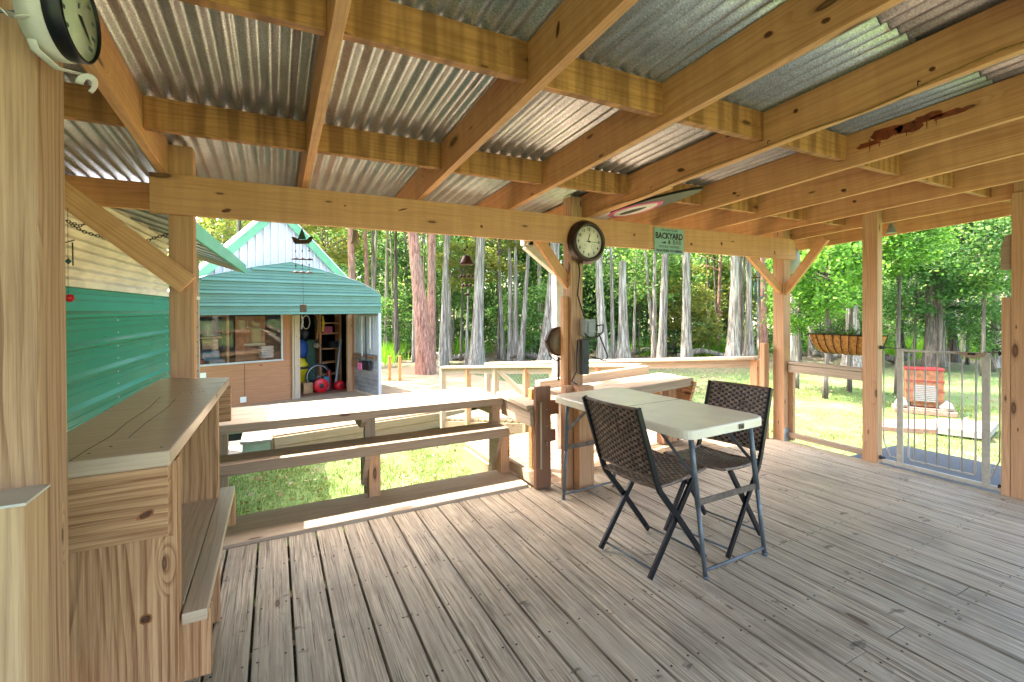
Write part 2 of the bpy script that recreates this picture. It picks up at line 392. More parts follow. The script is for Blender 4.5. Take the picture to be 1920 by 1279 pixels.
    def lathe(s, prof, c, axis='z', n=24, smooth=True, M3=None):
        """prof: list of (r, h) revolved about an axis through c"""
        o = len(s.v); k = len(prof); c = Vector(c)
        for r, h in prof:
            for j in range(n):
                a = 2*math.pi*j/n; x, y = r*math.cos(a), r*math.sin(a)
                p = {'z': Vector((x, y, h)), 'y': Vector((x, h, y)), 'x': Vector((h, x, y))}[axis]
                if M3 is not None: p = M3 @ p
                s.v.append(tuple(c+p))
        for i in range(k-1):
            for j in range(n):
                j2 = (j+1) % n; s.face((o+i*n+j, o+i*n+j2, o+(i+1)*n+j2, o+(i+1)*n+j), [(0, 0)]*4, smooth)
        if prof[0][0] > 1e-5: s.face(tuple(o+j for j in reversed(range(n))), [(0, 0)]*n)
        if prof[-1][0] > 1e-5: s.face(tuple(o+(k-1)*n+j for j in range(n)), [(0, 0)]*n)
        return s
    def add(s, verts, faces, M4=None):
        o = len(s.v)
        s.v += [tuple(M4 @ Vector(v)) if M4 is not None else tuple(v) for v in verts]
        for f in faces: s.face(tuple(o+i for i in f), [(0, 0)]*len(f))
        return s
    def build(s, name, mat, parent=None, bevel=0, loc=None):
        me = bpy.data.meshes.new(name); me.from_pydata(s.v, [], s.f)
        uvl = me.uv_layers.new(name='UVMap'); flat = [c for f in s.uv for q in f for c in q]
        uvl.data.foreach_set('uv', flat)
        me.polygons.foreach_set('use_smooth', s.sm)
        bm = bmesh.new(); bm.from_mesh(me); bmesh.ops.recalc_face_normals(bm, faces=bm.faces); bm.to_mesh(me); bm.free()
        me.materials.append(mat if not isinstance(mat, str) else M[mat])
        o = bpy.data.objects.new(name, me); col.objects.link(o)
        if parent is not None: o.parent = parent
        if loc: o.location = loc
        if bevel:
            b = o.modifiers.new('bevel', 'BEVEL'); b.width = bevel; b.segments = 2; b.limit_method = 'ANGLE'; b.angle_limit = R(40)
        return o
def tag(o, label, cat, group=None):
    o['label'] = label; o['category'] = cat
    if group: o['group'] = group
    return o
def struct(o, kind='structure'): o['kind'] = kind; return o
def thing(name, label, cat, loc=(0, 0, 0), rz=0, group=None):
    o = bpy.data.objects.new(name, None); col.objects.link(o); o.location = loc; o.rotation_euler = (0, 0, rz)
    o.empty_display_size = .1
    return tag(o, label, cat, group)
class Local:
    """build in world coordinates under an Empty placed at 'loc'"""
    pass
def wparent(o, root):
    """keep world coordinates of the mesh while parenting to a root placed elsewhere"""
    o.parent = root
    o.matrix_parent_inverse = (Matrix.Translation(root.location) @ root.rotation_euler.to_matrix().to_4x4()).inverted()
    return o
def text_mb(mb, s, size, M4, bold=0.0, align='CENTER', ext=.0006):
    cu = bpy.data.curves.new('t', 'FONT'); cu.body = s; cu.size = size; cu.align_x = align; cu.align_y = 'CENTER'
    cu.extrude = ext; cu.offset = bold; cu.resolution_u = 3
    o = bpy.data.objects.new('t', cu); col.objects.link(o)
    dg = bpy.context.evaluated_depsgraph_get(); dg.update()
    me = bpy.data.meshes.new_from_object(o.evaluated_get(dg))
    mb.add([v.co[:] for v in me.vertices], [tuple(p.vertices) for p in me.polygons], M4)
    bpy.data.objects.remove(o); bpy.data.curves.remove(cu); bpy.data.meshes.remove(me)
def face_y(x, y, z): return Matrix.Translation((x, y, z)) @ Matrix.Rotation(R(90), 4, 'X')   # text facing -Y
G = -.85     # lawn level

# ================================================================== SETTING
def ground():
    nx = 130
    xs = np.concatenate([np.linspace(-160, -12, 22), np.linspace(-11, 45, 90), np.linspace(48, 200, 22)])
    ys = np.concatenate([np.linspace(-90, -9, 12), np.linspace(-8, 48, 90), np.linspace(52, 220, 22)])
    v = []; f = []
    for y in ys:
        for x in xs:
            z = G + .03*math.sin(x*.9+1)*math.sin(y*.7) + .02*math.sin(x*2.3+y*1.9)
            v.append((x, y, z))
    n = len(xs)
    for j in range(len(ys)-1):
        for i in range(n-1): f.append((j*n+i, j*n+i+1, (j+1)*n+i+1, (j+1)*n+i))
    me = bpy.data.meshes.new('ground'); me.from_pydata(v, [], f); me.materials.append(M['ground'])
    me.polygons.foreach_set('use_smooth', [True]*len(f))
    o = bpy.data.objects.new('ground', me); col.objects.link(o); struct(o)
ground()

# main deck, boards run along Y
PITCH = .1713
mb = MB(); sc = MB()
k = -8
x = -.1024 - 8*PITCH
while x < 5.13:
    x1 = min(x+PITCH, 5.19)
    dz = random.uniform(-.0015, .0015)
    cuts = [-2.6, random.choice([-.6, .4, 1.1]), 3.418] if random.random() < .35 else [-2.6, 3.418]
    for a, b in zip(cuts[:-1], cuts[1:]):
        mb.box(((x+x1)/2, (a+b)/2, -.019+dz), (x1-x-.012, b-a-.003, .038))
    for yy in np.arange(-1.0, 3.4, .406):
        for xx in (x+.03, x1-.03):
            sc.lathe([(.0055, .0), (.0055, .0008)], (xx+random.uniform(-.006, .006), yy+random.uniform(-.01, .01), dz+.0002), n=6)
    x = x1
deck = struct(mb.build('deck', 'deck', bevel=.003))
sc.build('deck_screws', 'black', deck)
mb = MB()
for y in np.arange(-2.5, 3.4, .406): mb.box((1.95, y, -.13), (6.4, .04, .18))
mb.box((2.0, 3.395, -.14), (6.3, .04, .19))
mb.box((5.17, .4, -.14), (.04, 5.9, .19))
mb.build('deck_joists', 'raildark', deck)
mb = MB(); mb.box((1.9, .6, G+.07), (6.6, 6.2, .02)); struct(mb.build('dark_soil_sheet', 'dark'))  # dark soil sheet added so the gaps between the boards stay dark
# flat sill boards beyond the deck end
mb = MB(); mb.box((.65, 3.54, .002), (2.5, .236, .04)); mb.box((.65, 3.785, -.006), (2.5, .236, .04))
sill = mb.build('sill_boards', 'rail', deck, bevel=.003)
# landing beyond the clock post: boards run along X
mb = MB()
y = 3.44
while y < 4.9:
    mb.box((3.55, y+.07, -.03), (3.24, .134, .038)); y += .142
mb.box((3.55, 4.93, -.16), (3.24, .04, .2)); mb.box((1.92, 4.2, -.16), (.04, 1.5, .2))
struct(mb.build('landing', 'platform', bevel=.003))
# pieces of deck edge that carry down to the lawn
mb = MB()
for xx in (-.3, .7, 1.86, 3.0, 4.2, 5.1): mb.box((xx, 3.36, -.55), (.09, .09, .75))
mb.build('deck_footing', 'raildark', deck)

# workshop platform at z = -0.5 (boards run away from its front edge)
pf = thing('workshop_platform', 'low pale timber platform with two board rim in front of the teal workshop', 'platform', (1.4, 8.6, -.5))
A = Vector((-.02, 8.36, -.5)); B = Vector((3.0, 8.86, -.5)); ed = (B-A).normalized(); nn = Vector((-ed.y, ed.x, 0))
mb = MB(); rim = MB(); pst = MB()
t = 0.0
while t < 7.0:
    a = A+nn*(t+.07)-ed*0; b = a+ed*6.2
    if t > 2.2: a = a-ed*3.2
    mb.bar(a-Vector((0, 0, .02)), b-Vector((0, 0, .02)), .136, .036); t += .142
wparent(mb.build('decking', 'platform', bevel=.003), pf)
rim.bar(A-nn*.022-Vector((0, 0, .10)), B+ed*.6-nn*.022-Vector((0, 0, .10)), .04, .14)
rim.bar(A-nn*.014-Vector((0, 0, .245)), B+ed*.6-nn*.014-Vector((0, 0, .245)), .04, .14)
rim.bar(A-ed*.022-Vector((0, 0, .17)), A-ed*.022+nn*2.2-Vector((0, 0, .17)), .04, .28)
wparent(rim.build('rim_board', 'platform', bevel=.004), pf)
for k in range(5):
    q = A+ed*(.06+k*.85)+nn*.04; pst = MB(); pst.box((q.x, q.y, (G-.5-.3)/2-.02), (.09, .09, .42)); wparent(pst.build('leg', 'platform'), pf)
def wire_panel(mb, O, U, V, lu, lv, cell=.05, r=.0011):
    """diamond chicken wire spanned by U (length lu) and V (height lv)"""
    O, U, V = Vector(O), Vector(U).normalized(), Vector(V).normalized()
    n = U.cross(V)
    def seg(a, b):
        mb.bar(O+U*a[0]+V*a[1], O+U*b[0]+V*b[1], r*2, r*2, up=n)
    c = cell
    for s_ in (1, -1):
        a = -lv*1.0
        k = int((lu+lv)/c)+1
        for i in range(k):
            st = i*c - (lv if s_ == 1 else 0)
            p0 = [st, 0]; p1 = [st+s_*lv, lv]
            if s_ == -1: p0 = [i*c, 0]; p1 = [i*c-lv, lv]
            # clip to 0..lu
            def clip(p, q):
                (x0, y0), (x1, y1) = p, q
                for lim, sg in ((0, 1), (lu, -1)):
                    f0, f1 = sg*(x0-lim), sg*(x1-lim)
                    if f0 < 0 and f1 < 0: return None
                    if f0 < 0: tt = f0/(f0-f1); x0, y0 = x0+(x1-x0)*tt, y0+(y1-y0)*tt
                    elif f1 < 0: tt = f0/(f0-f1); x1, y1 = x0+(x1-x0)*tt, y0+(y1-y0)*tt
                return (x0, y0), (x1, y1)
            r_ = clip(p0, p1)
            if r_ and math.dist(*r_) > .01: seg(*r_)
mb = MB(); wire_panel(mb, A+nn*.05-Vector((0, 0, .36)), ed, (0, 0, -1), 3.4, .1, .07, .003)
wparent(mb.build('skirt_wire', 'wire', None), pf)
mb = MB(); mb.bar(A+nn*.5-Vector((0, 0, .28)), B+nn*.5+ed*.6-Vector((0, 0, .28)), .02, .3); wparent(mb.build('under_shade_board', 'dark'), pf)  # dark board added behind the wire, stands in for shade under the platform

# ================================================================== PAVILION
pav = thing('pavilion', 'open sided timber pavilion with rafters under a corrugated metal roof', 'pavilion', (0, 0, 0))
def zr(y): return 2.28 + SLOPE*(y-3.24)
BY0, BY1 = 3.24, 3.282
# beams
mb = MB(); mb.prism([(-.62, 2.052), (5.285, 2.052), (5.285, 2.235), (5.225, 2.28), (-.62, 2.28)], 'y', BY0, BY1); mb.build('beam', 'beam', pav, .003)
mb = MB(); mb.box((1.2, 4.22, 2.333), (9.8, .042, .195)); mb.build('beam', 'pine', pav, .003)
# rafters
RX = [-1.30, -.56, .18, .925, 1.65, 2.385, 3.165, 3.875, 4.62, 5.29]
for i, xx in enumerate(RX):
    y0, y1 = -1.9, 4.198
    mb = MB(); mb.bar((xx, y0, zr(y0)+.1), (xx, y1, zr(y1)+.1), .042, .2); mb.build('rafter', 'pine', pav, .003)
mb = MB(); mb.bar((5.80, -1.9, zr(-1.9)+.07), (5.80, 4.198, zr(4.198)+.07), .042, .24); mb.build('rafter', 'pine', pav, .003)
# blocking between the rafters
for a, b in list(zip(RX[:-1], RX[1:]))+[(5.29, 5.80)]:
    for yy in (2.71, 1.62, .45, -.8):
        y = yy+random.uniform(-.012, .012)
        mb = MB(); mb.box(((a+b)/2, y+.02, zr(y)+.122), (b-a-.044, .04, .152)); mb.build('blocking', 'nog', pav, .002)
# roof sheets, corrugations run down the slope
def sheet(x0, x1, ya, yb, lift):
    n = int(round((x1-x0)/.0754))*8; pts = []; f = []; uv = []
    for j, y in enumerate(np.linspace(ya, yb, 5)):
        for i in range(n+1):
            x = x0+(x1-x0)*i/n
            ph = 2*math.pi*(x-(-1.5))/.0754
            pts.append((x, y, zr(y)+.2+lift+.0135+.0130*math.sin(ph)))
    for j in range(4):
        for i in range(n): f.append((j*(n+1)+i, j*(n+1)+i+1, (j+1)*(n+1)+i+1, (j+1)*(n+1)+i))
    me = bpy.data.meshes.new('roof_sheet'); me.from_pydata(pts, [], f); me.polygons.foreach_set('use_smooth', [True]*len(f))
    me.materials.append(M['roof']); o = bpy.data.objects.new('roof_sheet', me); col.objects.link(o); o.parent = pav
    s_ = o.modifiers.new('t', 'SOLIDIFY'); s_.thickness = .0008
x = -1.5
while x < 6.0:
    x1 = min(x+.0754*9, 6.13)
    x1 = x+.0754*9
    sheet(x, x1+.06, .96, 4.30, 0.0); sheet(x, x1+.06, -2.0, 1.12, .0022); x = x1
# posts: square, plain
def post(x0, x1, y0, y1, z0, z1, mat='post', par=pav, name='post', bev=.004):
    mb = MB(); mb.box(((x0+x1)/2, (y0+y1)/2, (z0+z1)/2), (x1-x0, y1-y0, z1-z0)); return mb.build(name, mat, par, bev)
post(-.54, -.421, BY1, BY1+.12, G, 2.46)                     # mid-left
post(2.24, 2.36, BY1, BY1+.12, G, 2.46, 'postold')           # clock post
post(5.13, 5.25, BY1+.0, BY1+.13, G, 2.46)                   # corner
post(5.17, 5.262, 2.385, 2.515, 0.0, zr(2.45)+.19)             # right, middle
post(5.215, 5.33, 1.34, 1.475, 0.0, zr(1.4)+.19)               # right, near
post(-.557, -.417, 1.25, 1.39, G, 2.56, 'postold')           # left, near
post(-.50, -.405, 1.147, 1.247, G, 1.150, 'postpale')
mb = MB(); mb.box((-.452, 1.197, 1.1525), (.1, .104, .005)); mb.build('post_top', 'offwhite', pav)
# notched companion boards on the near right post
mb = MB(); mb.prism([(1.478, 2.08), (1.515, 2.07), (1.54, 1.98), (1.54, 1.80), (1.478, 1.80)], 'x', 5.19, 5.27); mb.build('post_block', 'raildark', pav, .002)
post(5.175, 5.245, 1.478, 1.53, 0.0, 1.58, 'post', name='post_block')
post(5.175, 5.213, 1.34, 1.475, 0.0, 2.40, 'post', name='post_block')
# steel post bases
for b in (((5.165, 3.277, .07), (.085, .008, .14)), ((5.21, 1.34, .075), (.004, .13, .15)), ((5.27, 1.336, .075), (.11, .004, .15))):
    mb = MB(); mb.box(*b); mb.build('post_base', 'platemetal', pav)
# braces
def brace(p0, p1, w, h, up, mat='pine'):
    mb = MB(); mb.bar(p0, p1, w, h, up); return mb.build('brace', mat, pav, .003)
brace((-.440, 3.212, 1.650), (-1.06, 3.212, 2.19), .118, .05, (0, 1, 0))
brace((2.275, 3.36, 1.70), (1.95, 3.36, 2.11), .085, .045, (0, 1, 0), 'pine')
brace((5.15, 3.33, 1.70), (4.58, 3.33, 2.10), .085, .045, (0, 1, 0))
brace((5.17, 3.30, 1.68), (5.17, 2.86, 2.24), .09, .045, (1, 0, 0))
mb = MB(); mb.box((2.215, 3.35, .8), (.045, .05, 1.62)); mb.build('post_strip', 'pine', pav, .002)     # pale strip left of the clock post
def knot(par, p, ax, r1, r2, tilt=0.0, off=.0008):
    """a dark oval knot lying on a face; ax = outward axis"""
    p = Vector(p); n = {'-y': Vector((0, -1, 0)), '+x': Vector((1, 0, 0)), '-x': Vector((-1, 0, 0))}[ax]
    a_ = Vector((1, 0, 0)) if ax == '-y' else Vector((0, 1, 0)); b_ = Vector((0, 0, 1))
    a2 = a_*math.cos(tilt)+b_*math.sin(tilt); b2 = b_*math.cos(tilt)-a_*math.sin(tilt)
    rk = random.Random(int(p.x*997+p.z*331))
    for nm, sc_, o_, mt in (('knot_ring', 1.0, off, 'knotring'), ('knot', .72, off*2, 'knot')):
        mb = MB(); mb.v.append(tuple(p+n*o_))
        for i in range(16):
            t = 2*math.pi*i/16; k = sc_*rk.uniform(.88, 1.1); mb.v.append(tuple(p+n*o_+a2*r1*k*math.cos(t)+b2*r2*k*math.sin(t)))
        for i in range(16): mb.face((0, 1+i, 1+(i+1) % 16), [(0, 0)]*3)
        wparent(mb.build(nm, mt), par) if par is not pav else mb.build(nm, mt, pav)
for x, z, a, b in ((-.25, 2.076+.02, .03, .012), (.42, 2.19, .008, .006), (1.40, 2.13, .012, .012), (.80, 2.20, .035, .006), (2.9, 2.17, .012, .014), (3.62, 2.13, .018, .014), (4.05, 2.16, .016, .02), (4.9, 2.11, .012, .022)): knot(pav, (x, 3.24, z), '-y', a, b, .3)
for x, y, z, a, b in ((2.364, 2.20, .07, .035, .014), (2.364, 1.45, .13, .014, .012), (1.629, 1.10, .12, .02, .012), (1.629, .9, .05, .016, .010), (3.144, 2.4, .06, .02, .012), (3.854, 2.0, .05, .022, .014), (4.599, 2.3, .12, .02, .012), (.904, 1.4, .12, .012, .03), (2.364, .9, .06, .012, .01)): knot(pav, (x, y, zr(y)+z), '-x', a, b, .2)
# gutter along the eave
mb = MB()
mb.prism([(4.245+a*1.0, 2.285+b) for a, b in ((0,.10),(0,.01),(.02,-.005),(.08,-.005),(.11,.03),(.11,.10),(.106,.10),(.104,.032),(.077,0),(.022,0),(.005,.014),(.005,.10))], 'x', -1.5, 6.1)
mb.build('gutter', 'offwhite', pav)
# downspout beside the clock post
ds = []
mb = MB()
def rectpath(mb, pts, w, h):
    for a, b in zip(pts[:-1], pts[1:]): mb.bar(a, b, w, h, up=(0, 1, 0))
rectpath(mb, [(2.38, 4.30, 2.29), (2.38, 4.30, 2.17)], .115, .085)
rectpath(mb, [(2.375, 4.30, 2.19), (2.78, 4.30, 1.90)], .115, .085)
mb.box((2.785, 4.30, .53), (.145, .10, 2.76)); mb.box((2.785, 4.30, 1.72), (.152, .107, .05))
mb.build('downspout', 'offwhite', pav, .006)
# cable along the fifth rafter, held by bent nails
mb = MB(); pts = []
for i in range(25):
    t = i/24; y = 3.1-t*3.6; pts.append((2.358, y, zr(y)+.018-.02*abs(math.sin(t*9.4))+.008*math.sin(t*31)))
mb.tube(pts, .0045, 6); mb.build('cable', 'rope', pav)
for t in (.18, .42, .6, .8):
    y = 3.1-t*3.6; n_ = MB(); n_.tube([(2.366, y, zr(y)+.03), (2.345, y, zr(y)+.028), (2.345, y, zr(y)+.008)], .0022, 6); n_.build('nail', 'black', pav)
# dark resin stain with drips on the sixth rafter and the blocking beside it
mb = MB(); rs = random.Random(4)
def blob(y0, z0, ry, rz_, n=14):
    o = len(mb.v); mb.v.append((3.1432, y0, z0))
    for i in range(n):
        a = 2*math.pi*i/n; k = rs.uniform(.65, 1.15); mb.v.append((3.1432, y0+ry*k*math.cos(a), z0+rz_*k*math.sin(a)))
    for i in range(n): mb.face((o, o+1+i, o+1+(i+1) % n), [(0, 0)]*3)
for y0, dz, ry, rz_ in ((1.42, .135, .09, .045), (1.30, .12, .07, .03), (1.22, .145, .08, .022), (1.12, .125, .10, .018), (1.50, .10, .07, .02)): blob(y0, zr(y0)+dz, ry, rz_)
for y0 in (1.18, 1.22, 1.26, 1.31, 1.36, 1.44, 1.49):
    l = rs.uniform(.03, .08); zt_ = zr(y0)+.13; mb.add([(3.1431, y0-.004, zt_), (3.1431, y0+.004, zt_), (3.1431, y0+.0015, zt_-l), (3.1431, y0-.0015, zt_-l)], [(0, 1, 2, 3)])
mb.build('stain', 'stain', pav)
# long pine trim strip under that rafter
mb = MB(); mb.bar((2.43, 3.22, zr(3.22)+.015), (2.43, 2.35, zr(2.35)+.015), .045, .022); mb.build('trim_strip', 'pine', pav, .002)

# ================================================================== left bar counter
lc = thing('bar_counter', 'thick topped timber bar counter with lower shelf beside the near left post', 'bar counter', (-.4, 2.3, 0))
def kid(mb, name, mat, root, bev=.003): return wparent(mb.build(name, mat, None, bev), root)
mb = MB(); mb.slab([(-.60, 1.585, 1.112), (-.262, 1.585, 1.112), (-.236, 3.16, 1.112), (-.585, 3.30, 1.112)], .044)
kid(mb, 'counter_top', 'top', lc, .004)
mb = MB(); mb.box((-.42, 1.63, .963), (.30, .042, .198)); kid(mb, 'bracket', 'counter', lc)
for P_ in ([(-.475, 1.59), (-.47, 1.7), (-.455, 1.85), (-.46, 2.05), (-.45, 2.3), (-.462, 2.6)], [(-.40, 1.8), (-.40, 2.0), (-.385, 2.3), (-.39, 2.5)]):
    mb = MB()
    for (x0, y0), (x1, y1) in zip(P_[:-1], P_[1:]): mb.bar((x0, y0, 1.1123), (x1, y1, 1.1123), .0016, .0008)
    kid(mb, 'crack', 'dark', lc, 0)
mb = MB(); rk_ = random.Random(2)
for i in range(9): mb.lathe([(.004, 0), (.004, .0008)], (rk_.uniform(-.5, -.28), rk_.choice([1.65, 1.7, 2.66, 3.1])+rk_.uniform(-.02, .02), 1.112), 'z', 8)
kid(mb, 'nail_heads', 'black', lc, 0)
mb = MB(); mb.box((-.34, 3.10, .97), (.232, .042, .198)); kid(mb, 'bracket', 'counter', lc)
mb = MB(); mb.box((-.388, 1.69, .333), (.262, .07, 1.464)); kid(mb, 'support_post', 'counter', lc)
mb = MB(); mb.box((-.34, 2.655, .535), (.19, .05, 1.068)); kid(mb, 'support_post', 'counter', lc)
mb = MB(); mb.box((-.2195, 2.225, .583), (.064, 1.11, .034)); mb.box((-.3275, 2.255, .583), (.148, 1.05, .034)); o = kid(mb, 'shelf', 'top', lc)
mb = MB(); mb.box((-.27, 1.755, .46), (.17, .042, .21)); kid(mb, 'shelf_bracket', 'counter', lc)
mb = MB(); mb.box((-.26, 2.765, .485), (.15, .04, .155)); kid(mb, 'shelf_bracket', 'counter', lc)
mb = MB(); mb.box((-.52, 2.2, .5), (.035, 1.5, .12)); mb.box((-.52, 2.2, .12), (.035, 1.5, .12)); kid(mb, 'rear_rail', 'counter', lc)

knot(lc, (-.322, 1.609, .935), '-y', .022, .011, .4); knot(lc, (-.333, 1.655, .62), '-y', .016, .016, .5)
knot(lc, (-.325, 2.63, .96), '-y', .016, .008, .5); knot(lc, (-.375, 2.63, .90), '-y', .008, .007)
knot(lc, (-.405, 1.70, .3), '-y', .01, .01)

# ================================================================== front bar counter (with knee bench) outside the sill
fc = thing('bar_counter', 'long sunlit two board counter on posts with a lower bench plank above the lawn', 'bar counter', (.7, 3.9, 0))
mb = MB()
for j in range(4): mb.box((.745, 3.982+j*.168, .662), (2.29, .162, .036))
kid(mb, 'counter_top', 'rail', fc)
mb = MB(); mb.box((.745, 3.884, .652), (2.28, .03, .065)); kid(mb, 'edge_board', 'raildark', fc)
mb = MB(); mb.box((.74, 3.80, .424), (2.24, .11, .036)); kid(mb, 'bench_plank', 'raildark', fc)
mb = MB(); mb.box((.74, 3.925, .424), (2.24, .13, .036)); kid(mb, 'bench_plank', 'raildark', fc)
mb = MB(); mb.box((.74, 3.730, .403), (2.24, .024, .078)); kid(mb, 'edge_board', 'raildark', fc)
for xx in (.705, 1.865):
    mb = MB(); mb.box((xx, 3.84, -.25), (.09, .09, 1.30)); kid(mb, 'post', 'post', fc)
    mb = MB(); mb.box((xx+.0, 4.03, .30), (.085, .075, .685)); kid(mb, 'post', 'raildark', fc)
    mb = MB(); mb.prism([(3.745, .40), (3.95, .40), (3.95, .08), (3.89, .08), (3.745, .33)], 'x', xx-.085, xx-.047); kid(mb, 'bracket', 'raildark', fc)
    mb = MB(); mb.prism([(3.90, .64), (4.50, .64), (4.50, .60), (4.2, .52), (3.98, .53), (3.90, .59)], 'x', xx-.085, xx-.045); kid(mb, 'bracket', 'raildark', fc)
for xx in (.31, 1.50): mb = MB(); mb.box((xx, 4.24, .623), (.12, .60, .04)); kid(mb, 'cleat', 'gatepost', fc)
mb = MB(); mb.box((-.36, 4.05, -.1), (.09, .09, 1.45)); kid(mb, 'post', 'raildark', fc)

# wire fence stub between the counter and the clock post
wf = thing('wire_fence', 'short chicken wire fence panel with sloping cap beside the clock post', 'fence', (1.95, 3.6, 0))
mb = MB(); mb.box((1.915, 3.66, .60), (.04, .56, .16)); kid(mb, 'top_board', 'rail', wf)
mb = MB(); mb.slab([(1.86, 3.38, .70), (2.02, 3.38, .70), (2.02, 3.98, .72), (1.86, 3.98, .72)], .035); kid(mb, 'cap_board', 'rail', wf)
mb = MB(); mb.box((1.945, 3.66, .065), (.04, .56, .09)); kid(mb, 'bottom_board', 'rail', wf)
mb = MB(); wire_panel(mb, (1.95, 3.40, .11), (0, 1, 0), (0, 0, 1), .54, .42, .036, .0012); kid(mb, 'wire_mesh', 'wire', wf, 0)
mb = MB(); mb.box((1.995, 3.355, .43), (.145, .04, .85)); kid(mb, 'gate_board', 'gatepost', wf)
mb = MB(); mb.box((1.965, 3.328, .45), (.018, .012, .56)); kid(mb, 'batten', 'rail', wf)
for b_ in (((2.1, 3.40, .42), (.1, .03, .1)), ((2.11, 3.40, .66), (.14, .03, .12))): mb = MB(); mb.box(*b_); kid(mb, 'link_board', 'gatepost', wf)
for zz in (.36, .38, .52, .66):
    mb = MB(); mb.lathe([(.004, 0), (.004, .003)], (2.03, 3.334, zz), 'y', 8); kid(mb, 'bolt', 'galv', wf, 0)
st = post(2.150, 2.222, 3.235, 3.305, 0.002, .86, 'post', None, 'short_post'); tag(st, 'short square timber post standing left of the clock post behind the folding table', 'post')
mb = MB(); mb.box((2.30, 3.19, .43), (.15, .085, .86)); o = mb.build('short_post', 'post', None, .004); tag(o, 'wide knotty post stub bolted on the front of the clock post', 'post')
mb = MB(); mb.box((2.19, 3.84, .25), (.08, .06, 1.0)); o = mb.build('short_post', 'orangewood', None, .003); tag(o, 'pale stake standing behind the dark gate board, under the downspout', 'post')

# ================================================================== right bar counter, on the landing
rc = thing('bar_counter', 'slanting grey topped counter on heavy posts beyond the folding table', 'bar counter', (3.5, 3.9, 0))
c0, c1 = Vector((2.36, 3.33, .74)), Vector((4.12, 3.66, .74)); e = (c1-c0).normalized(); p = Vector((-e.y, e.x, 0))
mb = MB()
mb.slab([c0, c1, c1+p*.235, c0+p*.235], .038); mb.slab([c0+p*.24, c1+p*.24+e*.05, c1+p*.47+e*.05, c0+p*.47], .038); kid(mb, 'counter_top', 'raildark', rc)
mb = MB(); mb.slab([c0+p*.52+Vector((0, 0, .07)), c1+p*.60+e*.02+Vector((0, 0, .07)), c1+p*.68+e*.02+Vector((0, 0, .07)), c0+p*.60+Vector((0, 0, .07))], .10); kid(mb, 'back_board', 'top', rc)
mb = MB(); mb.bar(c0+p*.02-Vector((0, 0, .065)), c1+p*.02-Vector((0, 0, .065)), .03, .05); kid(mb, 'edge_board', 'raildark', rc)
q = Vector((3.86, 3.82, 0)); an = math.atan2(e.y, e.x)
for off, wd, hh, mt in ((0, .07, .68, 'gatepost'), (.085, .075, .68, 'counter'), (.17, .09, .68, 'counter'), (.265, .05, .68, 'gatepost')):
    c = q+e*off+p*.04; mb = MB(); mb.box((c.x, c.y, hh/2), (wd, .10, hh), an); kid(mb, 'post', mt, rc)
mb = MB(); k0 = c1-e*.02+p*.05
mb.prism([(3.62, .70), (4.08, .70), (3.92, .46), (3.70, .46)], 'x', 4.09, 4.13); kid(mb, 'end_bracket', 'counter', rc)
for s_ in (.35, .8, 1.25):
    c = c0+e*s_; mb = MB(); mb.bar(c+p*.04-Vector((0, 0, .09)), c+p*.44-Vector((0, 0, .09)), .04, .10); kid(mb, 'bracket', 'counter', rc)
c = c0+e*.3+p*.3; mb = MB(); mb.box((c.x, c.y, .33), (.09, .09, .70), an); kid(mb, 'post', 'gatepost', rc)

# ================================================================== ramp with two handrails, landing down to the workshop platform
L0, L1 = Vector((2.72, 8.1, -.49)), Vector((4.32, 4.72, -.045))      # left side bottom/top
Q0, Q1 = Vector((3.65, 8.5, -.49)), Vector((4.95, 4.76, -.045))
rp = thing('boardwalk_ramp', 'sunlit plank ramp climbing from the workshop platform to the landing', 'ramp', (3.5, 6.5, -.3))
mb = MB(); n = 26
for i in range(n):
    a = L0.lerp(L1, (i+.5)/n); b = Q0.lerp(Q1, (i+.5)/n); mb.bar(a, b, .134, .036)
kid(mb, 'planks', 'platform', rp)
mb = MB(); mb.bar(L0-Vector((0, 0, .11)), L1-Vector((0, 0, .11)), .04, .16); mb.bar(Q0-Vector((0, 0, .11)), Q1-Vector((0, 0, .11)), .04, .16); kid(mb, 'stringer', 'platform', rp)
# side ramp seen between the posts
def railing(label, A_, B_, ha, hb, nposts, mt, capw=.14, wire=False, low=None, group=None):
    t = thing('handrail', label, 'railing', tuple(A_))
    a = A_+Vector((0, 0, ha)); b = B_+Vector((0, 0, hb))
    mb = MB(); mb.bar(a, b, capw, .036); kid(mb, 'cap_rail', mt, t)
    mb = MB(); mb.bar(a-Vector((0, 0, .07)), b-Vector((0, 0, .07)), .036, .09); kid(mb, 'rail', mt, t)
    for i in range(nposts):
        f = i/(nposts-1); q_ = A_.lerp(B_, f); top = a.lerp(b, f).z-.02; bot = q_.z-.35
        mb = MB(); mb.box((q_.x+.0, q_.y, (top+bot)/2), (.088, .088, top-bot)); kid(mb, 'post', 'post' if i % 2 else 'rail', t)
    if wire:
        U = (B_-A_); l = U.length; mb = MB(); wire_panel(mb, A_+Vector((0, 0, .12)), U, (0, 0, 1), l, .72, .075, .0018); kid(mb, 'wire_mesh', 'wire', t, 0)
    return t
r1 = railing('pale handrail on square posts along the near side of the plank ramp', L0, L1, .945, .80, 7, 'rail')
r2 = railing('long handrail with wire mesh along the far side of the ramp to the corner post', Vector((3.52, 7.9, -.47)), Vector((5.12, 3.62, -.02)), .97, .93, 4, 'rail', .16, True)
mb = MB(); mb.bar(L0.lerp(L1, .34)+Vector((0, 0, .86)), L0.lerp(L1, .52)+Vector((0, 0, .35)), .09, .03, up=(1, 0, 0)); kid(mb, 'brace', 'rail', r1)
mb = MB(); mb.box((5.06, 3.47, .54), (.085, .06, 1.12)); o = mb.build('short_post', 'post', None, .003); tag(o, 'pinkish short post fixed to the left of the far corner post', 'post')

